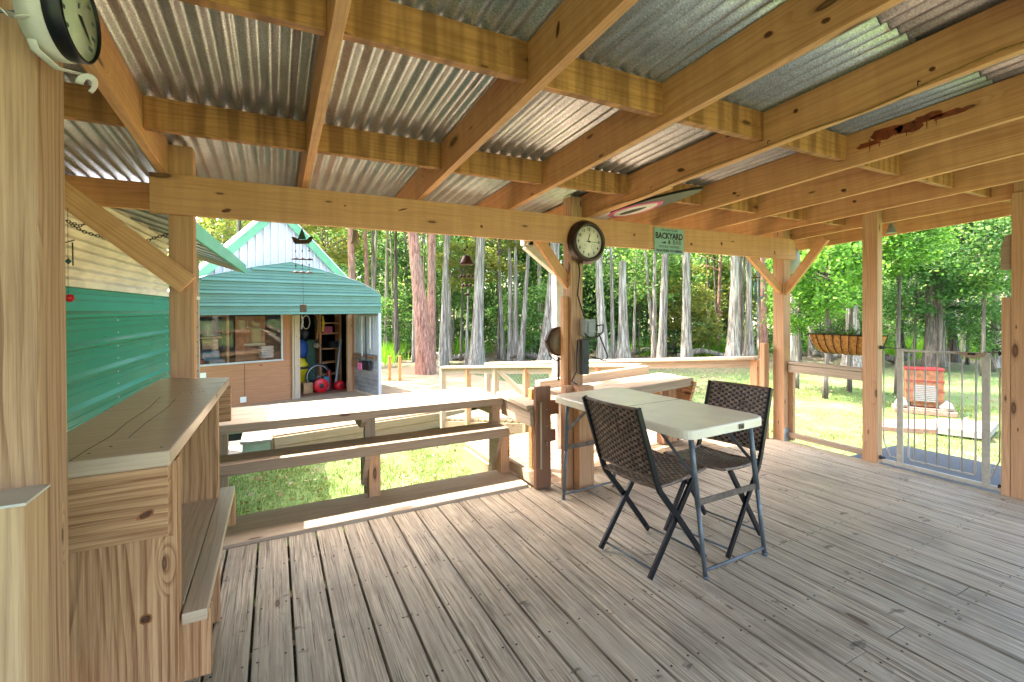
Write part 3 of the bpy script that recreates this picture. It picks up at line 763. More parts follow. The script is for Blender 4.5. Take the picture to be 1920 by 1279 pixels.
# ================================================================== right side railing of the deck
sr = thing('side_railing', 'two rail timber railing between the corner post and the right middle post', 'railing', (5.2, 2.9, 0))
mb = MB(); mb.box((5.20, 2.895, .82), (.05, .75, .085)); kid(mb, 'top_rail', 'rail', sr)
mb = MB(); mb.box((5.225, 2.895, .885), (.11, .75, .03)); kid(mb, 'top_cap', 'rail', sr)
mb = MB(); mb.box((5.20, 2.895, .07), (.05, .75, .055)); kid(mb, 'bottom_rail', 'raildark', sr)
mb = MB(); mb.box((5.235, 3.254, .45), (.045, .05, .9)); kid(mb, 'upright', 'post', sr)

# ================================================================== baby gate between the two right posts
bgate = thing('safety_gate', 'worn white metal safety gate with upright bars between the right posts', 'gate', (5.2, 1.93, 0))
GX = 5.20
def vbar(mb, y, z0, z1, r=.0075): mb.tube([(GX, y, z0), (GX, y, z1)], r, 8)
mb = MB()
mb.box((GX, 2.215, .58), (.022, .046, 1.08)); mb.box((GX, 1.625, .58), (.022, .050, 1.10)); mb.box((GX, 1.93, .035), (.03, .84, .035))
kid(mb, 'frame', 'gatemetal', bgate, .003)
mb = MB(); mb.tube([(GX, 2.150, 1.09), (GX, 2.150, .12), (GX, 2.135, .10), (GX, 1.70, .10), (GX, 1.69, .12), (GX, 1.685, 1.09)], .008, 8)
mb.tube([(GX, 2.19, 1.105), (GX, 1.66, 1.115)], .010, 8); kid(mb, 'gate_leaf', 'gatemetal', bgate, 0)
for y in (2.105, 2.025, 1.943, 1.859, 1.775):
    mb = MB(); vbar(mb, y, .10, 1.10, .0058); kid(mb, 'bar', 'gatemetal', bgate, 0)
mb = MB(); mb.tube([(GX, 2.345, 1.09), (GX, 2.345, .22), (GX, 2.29, .09), (GX, 2.24, .09)], .006, 8); kid(mb, 'side_wire', 'gatemetal', bgate, 0)
mb = MB(); mb.tube([(GX, 1.60, 1.12), (GX, 1.57, 1.02), (GX, 1.545, .98), (GX, 1.545, .26), (GX, 1.60, .11), (GX, 1.64, .09)], .006, 8); kid(mb, 'side_wire', 'gatemetal', bgate, 0)
mb = MB(); mb.prism([(1.83, 1.125), (1.62, 1.128), (1.63, 1.10), (1.69, 1.075), (1.74, 1.08), (1.79, 1.105)], 'x', GX-.018, GX+.018); kid(mb, 'latch_handle', 'tan', bgate, .004)
mb = MB(); mb.box((GX-.02, 1.71, 1.112), (.006, .05, .018)); kid(mb, 'latch_button', 'blackplastic', bgate)
for y, z in ((2.355, 1.12), (2.355, .06), (1.53, 1.13), (1.53, .055)):
    mb = MB(); mb.lathe([(.014, -.02), (.014, .012), (.02, .012), (.02, .02)], (GX, y, z), 'y', 12); kid(mb, 'wall_clamp', 'blackplastic', bgate, 0)
for b_ in ([(GX, 2.36, 1.12), (GX, 2.2, 1.12)], [(GX, 1.64, 1.13), (GX, 1.50, 1.14)]): mb = MB(); mb.tube(b_, .006, 8); kid(mb, 'spindle', 'worn', bgate, 0)

rm = MB(); rm.slab([(5.32, 2.78, -.08), (5.32, 1.1, -.08), (6.56, 1.1, -.10), (6.50, 2.78, -.10)], .05)
o = rm.build('ramp_board', 'ramp'); tag(o, 'grey coated entry board lying outside the safety gate', 'ramp')

# ================================================================== folding table
ft = thing('folding_table', 'pale plastic folding table with rounded corners on grey tube legs', 'table', (2.26, 2.4, 0))
def rounded(cs, r, n=6):
    out = []
    for i in range(len(cs)):
        p, a, b = Vector(cs[i]), Vector(cs[i-1]), Vector(cs[(i+1) % len(cs)])
        u, v = (a-p).normalized(), (b-p).normalized(); s0, s1 = p+u*r, p+v*r
        for k in range(n+1):
            t = k/n; out.append(((1-t)**2)*s0+2*t*(1-t)*p+t*t*s1)
    return out
cs = [(1.877, 3.02, .85), (1.945, 1.762, .85), (2.645, 1.797, .85), (2.562, 3.06, .85)]
mb = MB(); out = rounded(cs, .09)
cen = sum(out, Vector())/len(out)
rings = [(1.0, -.052), (1.0, -.012), (.994, -.003), (.982, 0.0)]
o0 = len(mb.v); nn_ = len(out)
for s_, dz in rings:
    for p_ in out: q_ = cen+(p_-cen)*s_; mb.v.append((q_.x, q_.y, .85+dz))
for k in range(len(rings)-1):
    for i in range(nn_):
        j = (i+1) % nn_; mb.face((k*nn_+i, k*nn_+j, (k+1)*nn_+j, (k+1)*nn_+i), [(0, 0)]*4, k > 0)
mb.face(tuple(range((len(rings)-1)*nn_, len(rings)*nn_)), [(0, 0)]*nn_); mb.face(tuple(reversed(range(nn_))), [(0, 0)]*nn_)
kid(mb, 'table_top', 'plastic', ft, 0)
mb = MB(); mb.bar((1.915, 2.405, .8504), (2.60, 2.43, .8504), .003, .0012); kid(mb, 'fold_seam', 'inkgrey', ft, 0)
def leg(top, bot, r=.0125):
    top, bot = Vector(top), Vector(bot); mid = top.lerp(bot, .5)
    mb = MB(); mb.tube([top, mid], r+.003, 12); mb.tube([mid, bot], r, 12); mb.tube([bot+(top-bot)*.02, bot], r+.004, 12)
    kid(mb, 'leg', 'greysteel', ft, 0)
LA, LB = ((2.040, 1.835, .81), (2.124, 1.805, 0)), ((2.555, 1.85, .81), (2.650, 1.815, 0))
LC, LD = ((2.0, 2.98, .81), (2.022, 3.075, 0)), ((2.50, 3.0, .81), (2.545, 3.10, 0))
for a, b in (LA, LB, LC, LD): leg(a, b)
def lp(l, z): a, b = Vector(l[0]), Vector(l[1]); return b.lerp(a, z/.81)
for p_, q_ in ((LA, LB), (LC, LD)):
    mb = MB(); mb.bar(lp(p_, .425), lp(q_, .425), .012, .035); kid(mb, 'cross_bar', 'worn', ft, .003)
    mb = MB(); mb.tube([lp(p_, .045), lp(q_, .045)], .009, 8); kid(mb, 'foot_bar', 'greysteel', ft, 0)
for l, y2 in ((LA, 2.14), (LB, 2.14), (LC, 2.72), (LD, 2.72)):
    a = lp(l, .56); b = Vector((l[0][0]+.03, y2, .80)); mb = MB(); mb.bar(a, b, .006, .022); kid(mb, 'brace', 'greysteel', ft, .002)
mb = MB(); mb.tube([(2.28, 1.86, .79), (2.28, 2.14, .785), (2.28, 2.7, .785)], .006, 8); mb.bar((2.08, 2.14, .795), (2.53, 2.15, .795), .02, .012); mb.bar((2.04, 2.72, .795), (2.5, 2.72, .795), .02, .012); kid(mb, 'under_frame', 'black', ft, 0)
mb = MB(); mb.box((2.39, 1.779, .822), (.042, .008, .030), R(3)); kid(mb, 'fold_catch', 'worn', ft)
mb = MB(); mb.box((2.39, 1.776, .822), (.018, .008, .014), R(3)); kid(mb, 'catch_hole', 'black', ft, 0)

# ================================================================== wicker folding chairs
def weave(mb, S, lu, lv, pu, pv, amp):
    """ribbons along u crossing stakes along v on the surface S(u,v)->(point, normal)"""
    rows = int(lv/pv); nseg = int(lu/pu)*4
    for r_ in range(rows):
        v0, v1 = (r_-.08)*pv, (r_+1.08)*pv; o = len(mb.v); ou = random.uniform(0, 9)
        for i in range(nseg+1):
            u = lu*i/nseg; w_ = math.sin(math.pi*u/pu + (math.pi if r_ % 2 else 0))*amp
            for v, h in ((v0, -.0009), ((v0+v1)/2, .0010), (v1, -.0009)):
                p_, n_ = S(u, v); mb.v.append(tuple(p_+n_*(w_+h)))
        for i in range(nseg):
            for k in range(2):
                a = o+i*3+k; mb.face((a, a+3, a+4, a+1), [(i*.01+ou, r_*.05+k*.006), (i*.01+.01+ou, r_*.05+k*.006), (i*.01+.01+ou, r_*.05+k*.006+.006), (i*.01+ou, r_*.05+k*.006+.006)], True)
    for j in range(int(lu/pu)+1):
        u = j*pu; pts = [S(u, v)[0] for v in np.linspace(0, lv, 9)]
        mb.tube(pts, .0016, 5, False)
def make_chair(label):
    t = thing('folding_chair', label, 'chair', (0, 0, 0), 0, 'dark wicker folding chairs at the table')
    W = .215
    # seat: gentle saddle between the side tubes
    def seatS(u, v):
        x = -.18+v; z = .512+.035*math.sin(math.pi*v/.43)*-.35+.030*(v/.43)-.012*math.cos((u/.40-.5)*math.pi)
        return Vector((x, -W+.012+u, z)), Vector((0, 0, 1))
    mb = MB(); weave(mb, seatS, .406, .43, .0254, .0165, .0034); mb.build('seat', 'wicker', t)
    def backS(u, v):
        f = v/.40; x = -.205-.125*f-.022*math.sin(u/.406*math.pi); z = .575+.385*f
        n_ = Vector((.95, 0, .3)); return Vector((x, -W+.012+u, z)), n_
    mb = MB(); weave(mb, backS, .406, .40, .0254, .0165, .0034); mb.build('backrest', 'wicker', t)
    def core(S, l):
        mb = MB(); n = 9
        for i in range(n):
            for j in range(n): p_, n_ = S(.404*i/(n-1)+.001, l*j/(n-1)); mb.v.append(tuple(p_))
        for i in range(n-1):
            for j in range(n-1): a = i*n+j; mb.face((a, a+1, a+n+1, a+n), [(0, 0)]*4, True)
        return mb
    core(backS, .40).build('backrest_lining', 'wickerdark', t); core(seatS, .43).build('seat_lining', 'wickerdark', t)
    mb = MB(); pts = [backS(u, .402)[0] for u in np.linspace(0, .406, 9)]; mb.tube(pts, .009, 8); mb.build('backrest_edge', 'wicker', t); mb = MB()
    pts = [backS(u, -.004)[0] for u in np.linspace(0, .406, 9)]; mb.tube(pts, .006, 8); mb.build('backrest_edge', 'wicker', t)
    mb = MB()
    for vv in (0, .43): mb.tube([seatS(u, vv)[0] for u in np.linspace(0, .406, 9)], .010, 8)
    for uu in (0, .406): mb.tube([seatS(uu, v)[0] for v in np.linspace(0, .43, 9)], .010, 8)
    mb.build('seat_edge', 'wicker', t)
    for s_ in (-1, 1):
        y = s_*W
        mb = MB(); P = [(-.335, .968), (-.20, .575), (-.165, .49), (0, .296), (.228, .012)]
        for a, b in zip(P[:-1], P[1:]): mb.bar((a[0], y, a[1]), (b[0], y, b[1]), .018, .034, up=(1, 0, 1))
        mb.build('leg', 'black', t, .003)
        y2 = y-s_*.020
        mb = MB(); mb.bar((.165, y2, .520), (-.226, y2, .014), .018, .034, up=(1, 0, 1)); mb.build('leg', 'black', t, .003)
        mb = MB(); mb.lathe([(.008, -.012), (.008, .012)], (0, y-s_*.008, .296), 'y', 10); mb.build('pivot', 'worn', t)
    mb = MB(); mb.tube([(.195, -W, .05), (.195, W, .05)], .007, 8); mb.build('stretcher', 'greysteel', t)
    mb = MB(); mb.tube([(-.19, -W+.016, .05), (-.19, W-.016, .05)], .007, 8); mb.build('stretcher', 'greysteel', t)
    return t
ch = make_chair('brown wicker folding chair on the near side of the table, its back to the left'); ch.location = (2.035, 2.14, 0); ch.rotation_euler[2] = R(5)
c2 = make_chair('darker wicker folding chair on the far side of the table, facing left'); c2.location = (2.585, 2.13, 0); c2.rotation_euler[2] = R(190)

# ================================================================== clock, thermometer, sign
ck = thing('wall_clock', 'round dark rimmed wall clock on the front beam above the middle post', 'clock', (2.355, 3.2, 2.065))
CX, CZ, CF = 2.357, 2.066, 3.165
mb = MB(); mb.lathe([(.150, .0), (.185, .0), (.188, -.012), (.176, -.026), (.180, -.036), (.166, -.052), (.160, -.066), (.140, -.072), (.134, -.060), (.132, -.045)], (CX, 3.239, CZ), 'y', 48); kid(mb, 'rim', 'clockrim', ck, 0)
mb = MB(); mb.lathe([(0, 0), (.136, 0), (.136, .02)], (CX, 3.19, CZ), 'y', 40); kid(mb, 'dial', 'dial', ck, 0)
mb = MB()
for h in range(12):
    a = math.radians(30*(h or 12)); text_mb(mb, str(h or 12), .032, face_y(CX+.105*math.sin(a), 3.189, CZ+.105*math.cos(a)), .0007)
for k in range(60):
    a = math.radians(6*k); mb.bar((CX+.124*math.sin(a), 3.189, CZ+.124*math.cos(a)), (CX+.129*math.sin(a), 3.189, CZ+.129*math.cos(a)), .0012, .0012)
kid(mb, 'numerals', 'ink', ck, 0)
mb = MB(); 
for sx in (-.048, .048):
    mb = MB(); mb.tube([(CX+sx+.022*math.cos(a), 3.188, CZ-.040+.022*math.sin(a)) for a in np.linspace(0, 2*math.pi, 25)], .0009, 4, False); mb.bar((CX+sx, 3.188, CZ-.04), (CX+sx+.012, 3.188, CZ-.028), .0015, .002); kid(mb, 'small_dial', 'inkgrey', ck, 0)
mb = MB(); mb.bar((CX-.012, 3.185, CZ-.02+.02), (CX+.012, 3.185, CZ+.066), .003, .006, up=(0, 1, 0)); kid(mb, 'hour_hand', 'ink', ck, 0)
mb = MB(); mb.bar((CX-.03, 3.183, CZ+.001), (CX+.105, 3.183, CZ-.003), .003, .005, up=(0, 1, 0)); mb.lathe([(.008, 0), (.008, -.006)], (CX, 3.184, CZ), 'y', 16); kid(mb, 'minute_hand', 'ink', ck, 0)

sg = thing('bar_sign', 'small pale teal tin sign reading BACKYARD BAR nailed to the beam', 'sign', (3.32, 3.23, 2.14))
mb = MB(); mb.box((3.32, 3.233, 2.137), (.372, .004, .236), 0); kid(mb, 'panel', 'signteal', sg, 0)
mb = MB(); y = 3.2306
text_mb(mb, 'BACKYARD', .078, face_y(3.32, y, 2.182) @ Matrix.Scale(.86, 4, (1, 0, 0)), .0028)
text_mb(mb, '&', .05, face_y(3.32, y, 2.128), .001)
mb.prism([(3.215, 2.118), (3.275, 2.134), (3.275, 2.112)], 'y', y-.0006, y+.0006)
kid(mb, 'lettering', 'ink', sg, 0)
mb = MB(); text_mb(mb, 'BAR', .062, face_y(3.42, y, 2.128), .0006)
text_mb(mb, 'WELCOME TO OUR', .024, face_y(3.32, y, 2.238), .0003)
text_mb(mb, 'PROUDLY SERVING', .030, face_y(3.32, y, 2.083), .0003)
kid(mb, 'small_lettering', 'inkgrey', sg, 0)
mb = MB(); text_mb(mb, 'WHATEVER YOU BRING', .030, face_y(3.32, y, 2.045), .0010); kid(mb, 'bottom_lettering', 'ink', sg, 0)

th = thing('outdoor_thermometer', 'round black rimmed thermometer dial on a curled bracket at the near left post', 'thermometer', (-.34, 1.2, 2.08))
TM = Matrix.Rotation(R(-6), 4, 'Z') @ Matrix.Rotation(R(90), 4, 'Y')       # dial axis towards +X
TC = Vector((-.34, 1.205, 2.078)); T3 = TM.to_3x3()
def lathe_x(prof, n=48): mb = MB(); return mb.lathe(prof, TC, 'z', n, True, T3)
kid(lathe_x([(.060, -.026), (.080, -.026), (.083, -.02), (.083, .004), (.078, .008), (.077, -.006)]), 'rim', 'black', th, 0)
kid(lathe_x([(0, .001), (.078, .001), (.078, -.01)]), 'dial', 'dialold', th, 0)
kid(lathe_x([(.082, -.060), (.086, -.060), (.086, -.022), (.082, -.022)]), 'bracket_band', 'offwhite', th, 0)
TX = Matrix.Translation(TC) @ Matrix.Rotation(R(-6), 4, 'Z') @ Matrix.Rotation(R(90), 4, 'Z') @ Matrix.Rotation(R(90), 4, 'X')
mb = MB()
for k, tmark in enumerate(range(-60, 121, 20)):
    a = math.radians(-130+260*k/9); text_mb(mb, str(tmark), .011, TX @ Matrix.Translation((.060*math.sin(a), .060*math.cos(a), .0016)), .0002)
for k in range(53):
    a = math.radians(-130+260*k/52); mb.add([(.070*math.sin(a)-.0004, .070*math.cos(a), .0018), (.070*math.sin(a)+.0004, .070*math.cos(a), .0018), (.074*math.sin(a), .074*math.cos(a), .0018)], [(0, 1, 2)], TX)
text_mb(mb, 'F', .016, TX @ Matrix.Translation((0, .022, .0016)), .0004)
kid(mb, 'scale', 'inkgrey', th, 0)
mb = MB(); mb.add([(-.006, .004, .004), (.006, .006, .004), (.05, -.034, .004)], [(0, 1, 2)], TX); mb.add([(-.006, .004, .0025), (.006, .006, .0025), (.05, -.034, .0025)], [(2, 1, 0)], TX); kid(mb, 'needle', 'ink', th, 0)
mb = MB()       # curled mount strip under the dial
def strip(mb, path, w):
    for a, b in zip(path[:-1], path[1:]): mb.bar(a, b, w, .0025, up=(0, 1, 0) if False else (a[0]-b[0]*.999, 0, 1))
path = [Vector((-.345+.03*math.cos(a), 1.16-.03*0+.02*math.sin(a), 1.975+.022*math.sin(a))) for a in np.linspace(R(200), R(-20), 10)]
mb.tube([Vector((-.405, 1.155, 2.02))+Vector((.02*math.sin(a), -.022*math.cos(a), .022*math.sin(a*.5))) for a in np.linspace(0, 5.2, 16)], .0075, 8, True, .18)
mb.tube([(-.40, 1.15, 2.03), (-.395, 1.18, 1.99), (-.375, 1.215, 1.975), (-.35, 1.25, 1.985)], .008, 8, True, .16)
mb.tube([Vector((-.345, 1.27, 1.965))+Vector((.012*math.sin(a), .018*math.cos(a), .02*math.sin(a*.7))) for a in np.linspace(0, 4.2, 12)], .007, 8, True, .18)
kid(mb, 'scroll_mount', 'offwhite', th, 0)
mb = MB(); mb.tube([(-.62, 1.245, 2.045), (-.54, 1.243, 2.05), (-.40, 1.18, 2.06)], .0022, 6); kid(mb, 'wire', 'greysteel', th, 0)

# ================================================================== electrics on the clock post, fan
eb = thing('outlet_box', 'grey outdoor outlet box with cords on the middle post', 'outlet box', (2.36, 3.18, 1.35))
mb = MB(); mb.box((2.355, 3.205, 1.345), (.105, .075, .145)); kid(mb, 'box', 'grey', eb, .006)
mb = MB(); mb.box((2.365, 3.163, 1.345), (.075, .012, .105)); kid(mb, 'cover', 'grey', eb, .004)
mb = MB(); mb.tube([(2.30, 3.27, 2.03), (2.31, 3.255, 1.8), (2.285, 3.25, 1.62), (2.32, 3.24, 1.5), (2.34, 3.22, 1.42)], .006, 6); kid(mb, 'cord', 'blackplastic', eb, 0)
mb = MB(); mb.tube([(2.40, 3.15, 1.36), (2.46, 3.13, 1.37), (2.45, 3.12, 1.31), (2.40, 3.13, 1.27), (2.33, 3.14, 1.26), (2.29, 3.16, 1.30)], .007, 6)
mb.tube([(2.42, 3.14, 1.30), (2.47, 3.13, 1.18), (2.50, 3.12, 1.10), (2.47, 3.12, 1.065), (2.40, 3.14, 1.09), (2.36, 3.17, 1.10)], .006, 6); kid(mb, 'cord', 'blackplastic', eb, 0)
ps = thing('power_strip', 'black power strip hanging below the outlet box on the middle post', 'power strip', (2.31, 3.2, 1.1))
mb = MB(); mb.box((2.325, 3.215, 1.10), (.075, .045, .30)); kid(mb, 'housing', 'blackplastic', ps, .008)
mb = MB(); mb.tube([(2.27, 3.23, 1.24), (2.25, 3.22, 1.1), (2.235, 3.2, .98), (2.20, 3.22, .90), (2.235, 3.19, .875)], .006, 6); kid(mb, 'cord', 'blackplastic', ps, 0)
for zz in (1.02, 1.08, 1.14): mb = MB(); mb.box((2.325, 3.191, zz), (.03, .004, .022)); kid(mb, 'socket', 'charcoal', ps, 0)
fn = thing('clip_fan', 'small round fan with brown grille clipped left of the middle post', 'fan', (2.2, 3.36, 1.25))
FC = (2.215, 3.44, 1.22)
mb = MB(); mb.lathe([(.118, -.03), (.124, -.03), (.128, 0), (.124, .03), (.118, .03)], FC, 'y', 32); kid(mb, 'cage_rim', 'bronze', fn, 0)
mb = MB(); mb.lathe([(0, -.034), (.116, -.0335)], FC, 'y', 32)
kid(mb, 'grille', 'tan', fn, 0)
mb = MB()
for k in range(24):
    a = 2*math.pi*k/24; mb.bar((FC[0]+.02*math.cos(a), FC[1]-.034, FC[2]+.02*math.sin(a)), (FC[0]+.12*math.cos(a), FC[1]-.03, FC[2]+.12*math.sin(a)), .0015, .0015)
kid(mb, 'spokes', 'bronze', fn, 0)
mb = MB(); mb.tube([(2.09, 3.44, 1.22), (2.075, 3.44, 1.23)], .01, 8); mb.tube([(2.10, 3.44, 1.2), (2.12, 3.44, 1.10), (2.19, 3.44, 1.05), (2.29, 3.44, 1.08)], .006, 8); mb.tube([(2.215, 3.44, 1.08), (2.21, 3.43, .95), (2.20, 3.42, .88)], .009, 8); kid(mb, 'yoke', 'bronze', fn, 0)

# ================================================================== hanging things
def ship_chime():
    t = thing('wind_chime', 'tiered bronze wind chime with a little boat on top, hanging before the teal workshop', 'wind chime', (.18, 3.6, 2.1))
    c = Vector((.178, 3.6, 0))
    mb = MB(); mb.prism([(-.068, 2.015), (-.058, 1.985), (-.045, 1.968), (.042, 1.975), (.06, 1.99), (.072, 2.025), (.045, 2.02), (.03, 2.0), (-.02, 1.995), (-.045, 2.01)], 'y', 3.575, 3.625)
    for v in range(len(mb.v)): mb.v[v] = (mb.v[v][0]+c.x, mb.v[v][1], mb.v[v][2])
    kid(mb, 'boat', 'bronze', t, .003)
    mb = MB(); mb.add([(c.x-.03, 3.6, 2.0), (c.x+.026, 3.6, 2.005), (c.x, 3.6, 2.085), (c.x-.03, 3.603, 2.0), (c.x+.026, 3.603, 2.005), (c.x, 3.603, 2.085)], [(0, 1, 2), (5, 4, 3), (0, 3, 4, 1), (1, 4, 5, 2), (2, 5, 3, 0)]); kid(mb, 'sail', 'greenmetal', t, 0)
    for zt in (1.86, 1.765):
        mb = MB()
        for dx in (-.042, .0, .044): mb.lathe([(.001, .018), (.006, .012), (.024, .004), (.032, 0), (.028, -.002)], (c.x+dx, 3.6, zt), 'z', 14)
        kid(mb, 'shell_tier', 'bronze', t, 0)
    mb = MB()
    for dx in (-.042, 0, .044):
        mb.tube([(c.x+dx, 3.6, 1.985), (c.x+dx, 3.6, 1.76)], .0012, 5)
        for zz in (1.92, 1.82): mb.lathe([(.001, -.012), (.005, 0), (.001, .012)], (c.x+dx, 3.6, zz+dx*.1), 'z', 8)
    mb.tube([(c.x, 3.6, 2.30), (c.x, 3.6, 2.08)], .0015, 5); mb.tube([(c.x+.003, 3.6, 1.76), (c.x+.005, 3.6, 1.54)], .001, 5); kid(mb, 'cords', 'bronze', t, 0)
    mb = MB(); mb.box((c.x+.004, 3.6, 1.515), (.044, .003, .055)); kid(mb, 'wind_sail', 'worn', t, .002)
ship_chime()
def bell_chime():
    t = thing('wind_chime', 'rusty brown cone chime with three shrinking rings of bells before the grey trunks', 'wind chime', (1.42, 3.6, 2.0))
    c = Vector((1.42, 3.6, 0))
    mb = MB(); mb.lathe([(.002, 1.955), (.03, 1.945), (.05, 1.90), (.062, 1.876), (.056, 1.872)], (c.x, c.y, 0), 'z', 18); kid(mb, 'cap', 'copper', t, 0)
    for zt, r_, n_ in ((1.775, .05, 8), (1.700, .036, 6), (1.625, .008, 2)):
        mb = MB()
        for k in range(n_):
            a = 2*math.pi*k/n_; mb.lathe([(.001, .014), (.010, .008), (.014, -.010), (.011, -.010)], (c.x+r_*math.cos(a), c.y+r_*math.sin(a), zt), 'z', 8)
            mb.tube([(c.x+r_*math.cos(a), c.y+r_*math.sin(a), zt+.012), (c.x+r_*math.cos(a), c.y+r_*math.sin(a), 1.876)], .0006, 4)
        kid(mb, 'bell_ring', 'copper', t, 0)
    mb = MB(); mb.tube([(c.x, c.y, 2.30), (c.x, c.y, 1.95)], .001, 5); mb.box((c.x+.004, c.y, 2.018), (.018, .004, .018), .0); mb.box((c.x-.016, c.y, 1.995), (.018, .004, .018), .0); kid(mb, 'cords', 'bronze', t, 0)
bell_chime()
def tube_chime(cx, cy, z0, lens, label, tail=None):
    t = thing('wind_chime', label, 'wind chime', (cx, cy, z0))
    mb = MB(); mb.lathe([(.0, .006), (.05, .004), (.05, -.004), (0, -.006)], (cx, cy, z0), 'z', 18); kid(mb, 'top_disc', 'bronze', t, 0)
    for k, l in enumerate(lens):
        a = 2*math.pi*k/len(lens)+.4; x, y = cx+.036*math.cos(a), cy+.036*math.sin(a)
        mb = MB(); mb.tube([(x, y, z0-.03), (x, y, z0-.03-l)], .0065, 8); mb.tube([(x, y, z0), (x, y, z0-.03)], .0008, 4); kid(mb, 'tube', 'greenmetal', t, 0)
    mb = MB(); mb.tube([(cx, cy, 2.30), (cx, cy, z0-.42)], .001, 5); kid(mb, 'cord', 'bronze', t, 0)
    mb = MB(); mb.prism([(cx-.04, z0-.25), (cx, z0-.23), (cx+.055, z0-.215), (cx+.045, z0-.25), (cx, z0-.262)], 'y', cy-.052, cy-.046); kid(mb, 'ornament', 'greenmetal', t, 0)
    mb = MB(); mb.prism([(cx-.03, z0-.44), (cx+.03, z0-.425), (cx+.0, z0-.46)], 'y', cy-.003, cy+.003); kid(mb, 'wind_sail', 'greenmetal', t, 0)
tube_chime(5.035, 3.56, 1.862, (.24, .20, .26, .22), 'green metal tube chime hanging just left of the corner post')
def pendant():
    t = thing('wind_chime', 'reddish stick chime with a small dark disc, hanging below the right end of the beam', 'wind chime', (4.45, 3.56, 1.8))
    cx, cy = 4.44, 3.56
    mb = MB(); mb.lathe([(0, .012), (.03, .008), (.045, 0), (.0, -.004)], (cx, cy, 1.70), 'z', 16); kid(mb, 'disc', 'greenmetal', t, 0)
    mb = MB(); mb.tube([(cx, cy, 2.30), (cx, cy, 1.38)], .001, 5); kid(mb, 'cord', 'bronze', t, 0)
    for k, zz in enumerate((1.52, 1.46, 1.42)):
        mb = MB(); mb.lathe([(.001, .014), (.012, 0), (.001, -.014)], (cx+(-.02, .022, -.004)[k], cy, zz), 'z', 8); kid(mb, 'bead', 'copper', t, 0)
pendant()
cb = MB(); cb.lathe([(.004, 2.095), (.018, 2.09), (.026, 2.03), (.032, 1.988), (.028, 1.988), (.02, 2.05)], (.538, 3.6, 0), 'z', 20); cb.tube([(.538, 3.6, 2.30), (.538, 3.6, 2.09)], .0012, 5)
tag(cb.build('clay_bell', 'clay'), 'small plain clay bell under the beam right of the boat chime', 'bell')
dm = MB(); dm.lathe([(.185, .0), (.195, -.006), (.185, -.03), (.13, -.07), (.05, -.095), (0, -.10)], (5.50, 3.47, 2.10), 'y', 32)
tag(dm.build('metal_dome', 'grey'), 'round grey metal dome hanging behind the right end of the beam', 'lamp')
for o_ in list(col.objects):
    if o_.parent is None and (o_.name.startswith('wind_chime') or o_.name.startswith('clay_bell')):
        cpos = Vector((0, 0, CAMH)); k_ = 1.155; o_.location = cpos+(Vector(o_.location)-cpos)*k_; o_.scale = (k_,)*3
# chain and little ornaments behind the left brace
cn = thing('hanging_chain', 'rusty dark chain strung behind the left brace to the mid-left post', 'chain', (-.8, 3.3, 2.0))
def chainpts(P, n):
    P = [Vector(p) for p in P]; out = []
    L = [0]
    for a, b in zip(P[:-1], P[1:]): L.append(L[-1]+(b-a).length)
    for i in range(n):
        s_ = L[-1]*i/(n-1)
        k = max(j for j in range(len(L)) if L[j] <= s_+1e-9); k = min(k, len(P)-2)
        out.append(P[k].lerp(P[k+1], (s_-L[k])/(L[k+1]-L[k])))
    return out
def chain(P, n, name):
    pts = chainpts(P, n); mb = MB()
    for i in range(n-1):
        c = (pts[i]+pts[i+1])/2; d = (pts[i+1]-pts[i]).normalized(); up = Vector((0, 1, 0)) if i % 2 else d.cross(Vector((0, 1, 0)))
        side = d.cross(up).normalized(); h = (pts[i+1]-pts[i]).length*.68
        ring = [c+d*(h*math.cos(a))+side*(.0075*math.sin(a)) for a in np.linspace(0, 2*math.pi, 13)]
        mb.tube(ring, .0022, 5, False)
    kid(mb, name, 'bronze', cn, 0)
Yc = 3.40
chain([ONY(120, 412, Yc), ONY(150, 424, Yc), ONY(180, 410, Yc), ONY(200, 412, Yc)], 16, 'chain_run')
chain([ONY(128, 418, Yc), ONY(160, 436, Yc), ONY(200, 447, Yc), ONY(240, 456, Yc), ONY(275, 452, Yc), ONY(290, 446, Yc), ONY(318, 438, Yc)], 34, 'chain_run')
ho = thing('hanging_ornament', 'thin string ornament with a green bead and a red ball beside the near left post', 'ornament', tuple(ONY(128, 480, 3.1)))
a, b = ONY(127, 390, 3.1), ONY(128, 568, 3.1)
mb = MB(); mb.tube([a, b], .0012, 5); mb.tube([ONY(122, 455, 3.1), ONY(140, 450, 3.1)], .003, 5); mb.tube([ONY(136, 455, 3.1), ONY(137, 498, 3.1)], .003, 5); kid(mb, 'string', 'bronze', ho, 0)
c = ONY(128, 490, 3.1); mb = MB(); mb.lathe([(.001, .016), (.014, 0), (.001, -.016)], tuple(c), 'z', 10); kid(mb, 'bead', 'greenmetal', ho, 0)
c = ONY(131, 559, 3.1); mb = MB(); mb.lathe([(.001, .02), (.014, .016), (.02, 0), (.014, -.016), (.001, -.02)], tuple(c), 'z', 12); kid(mb, 'berry', 'red', ho, 0)

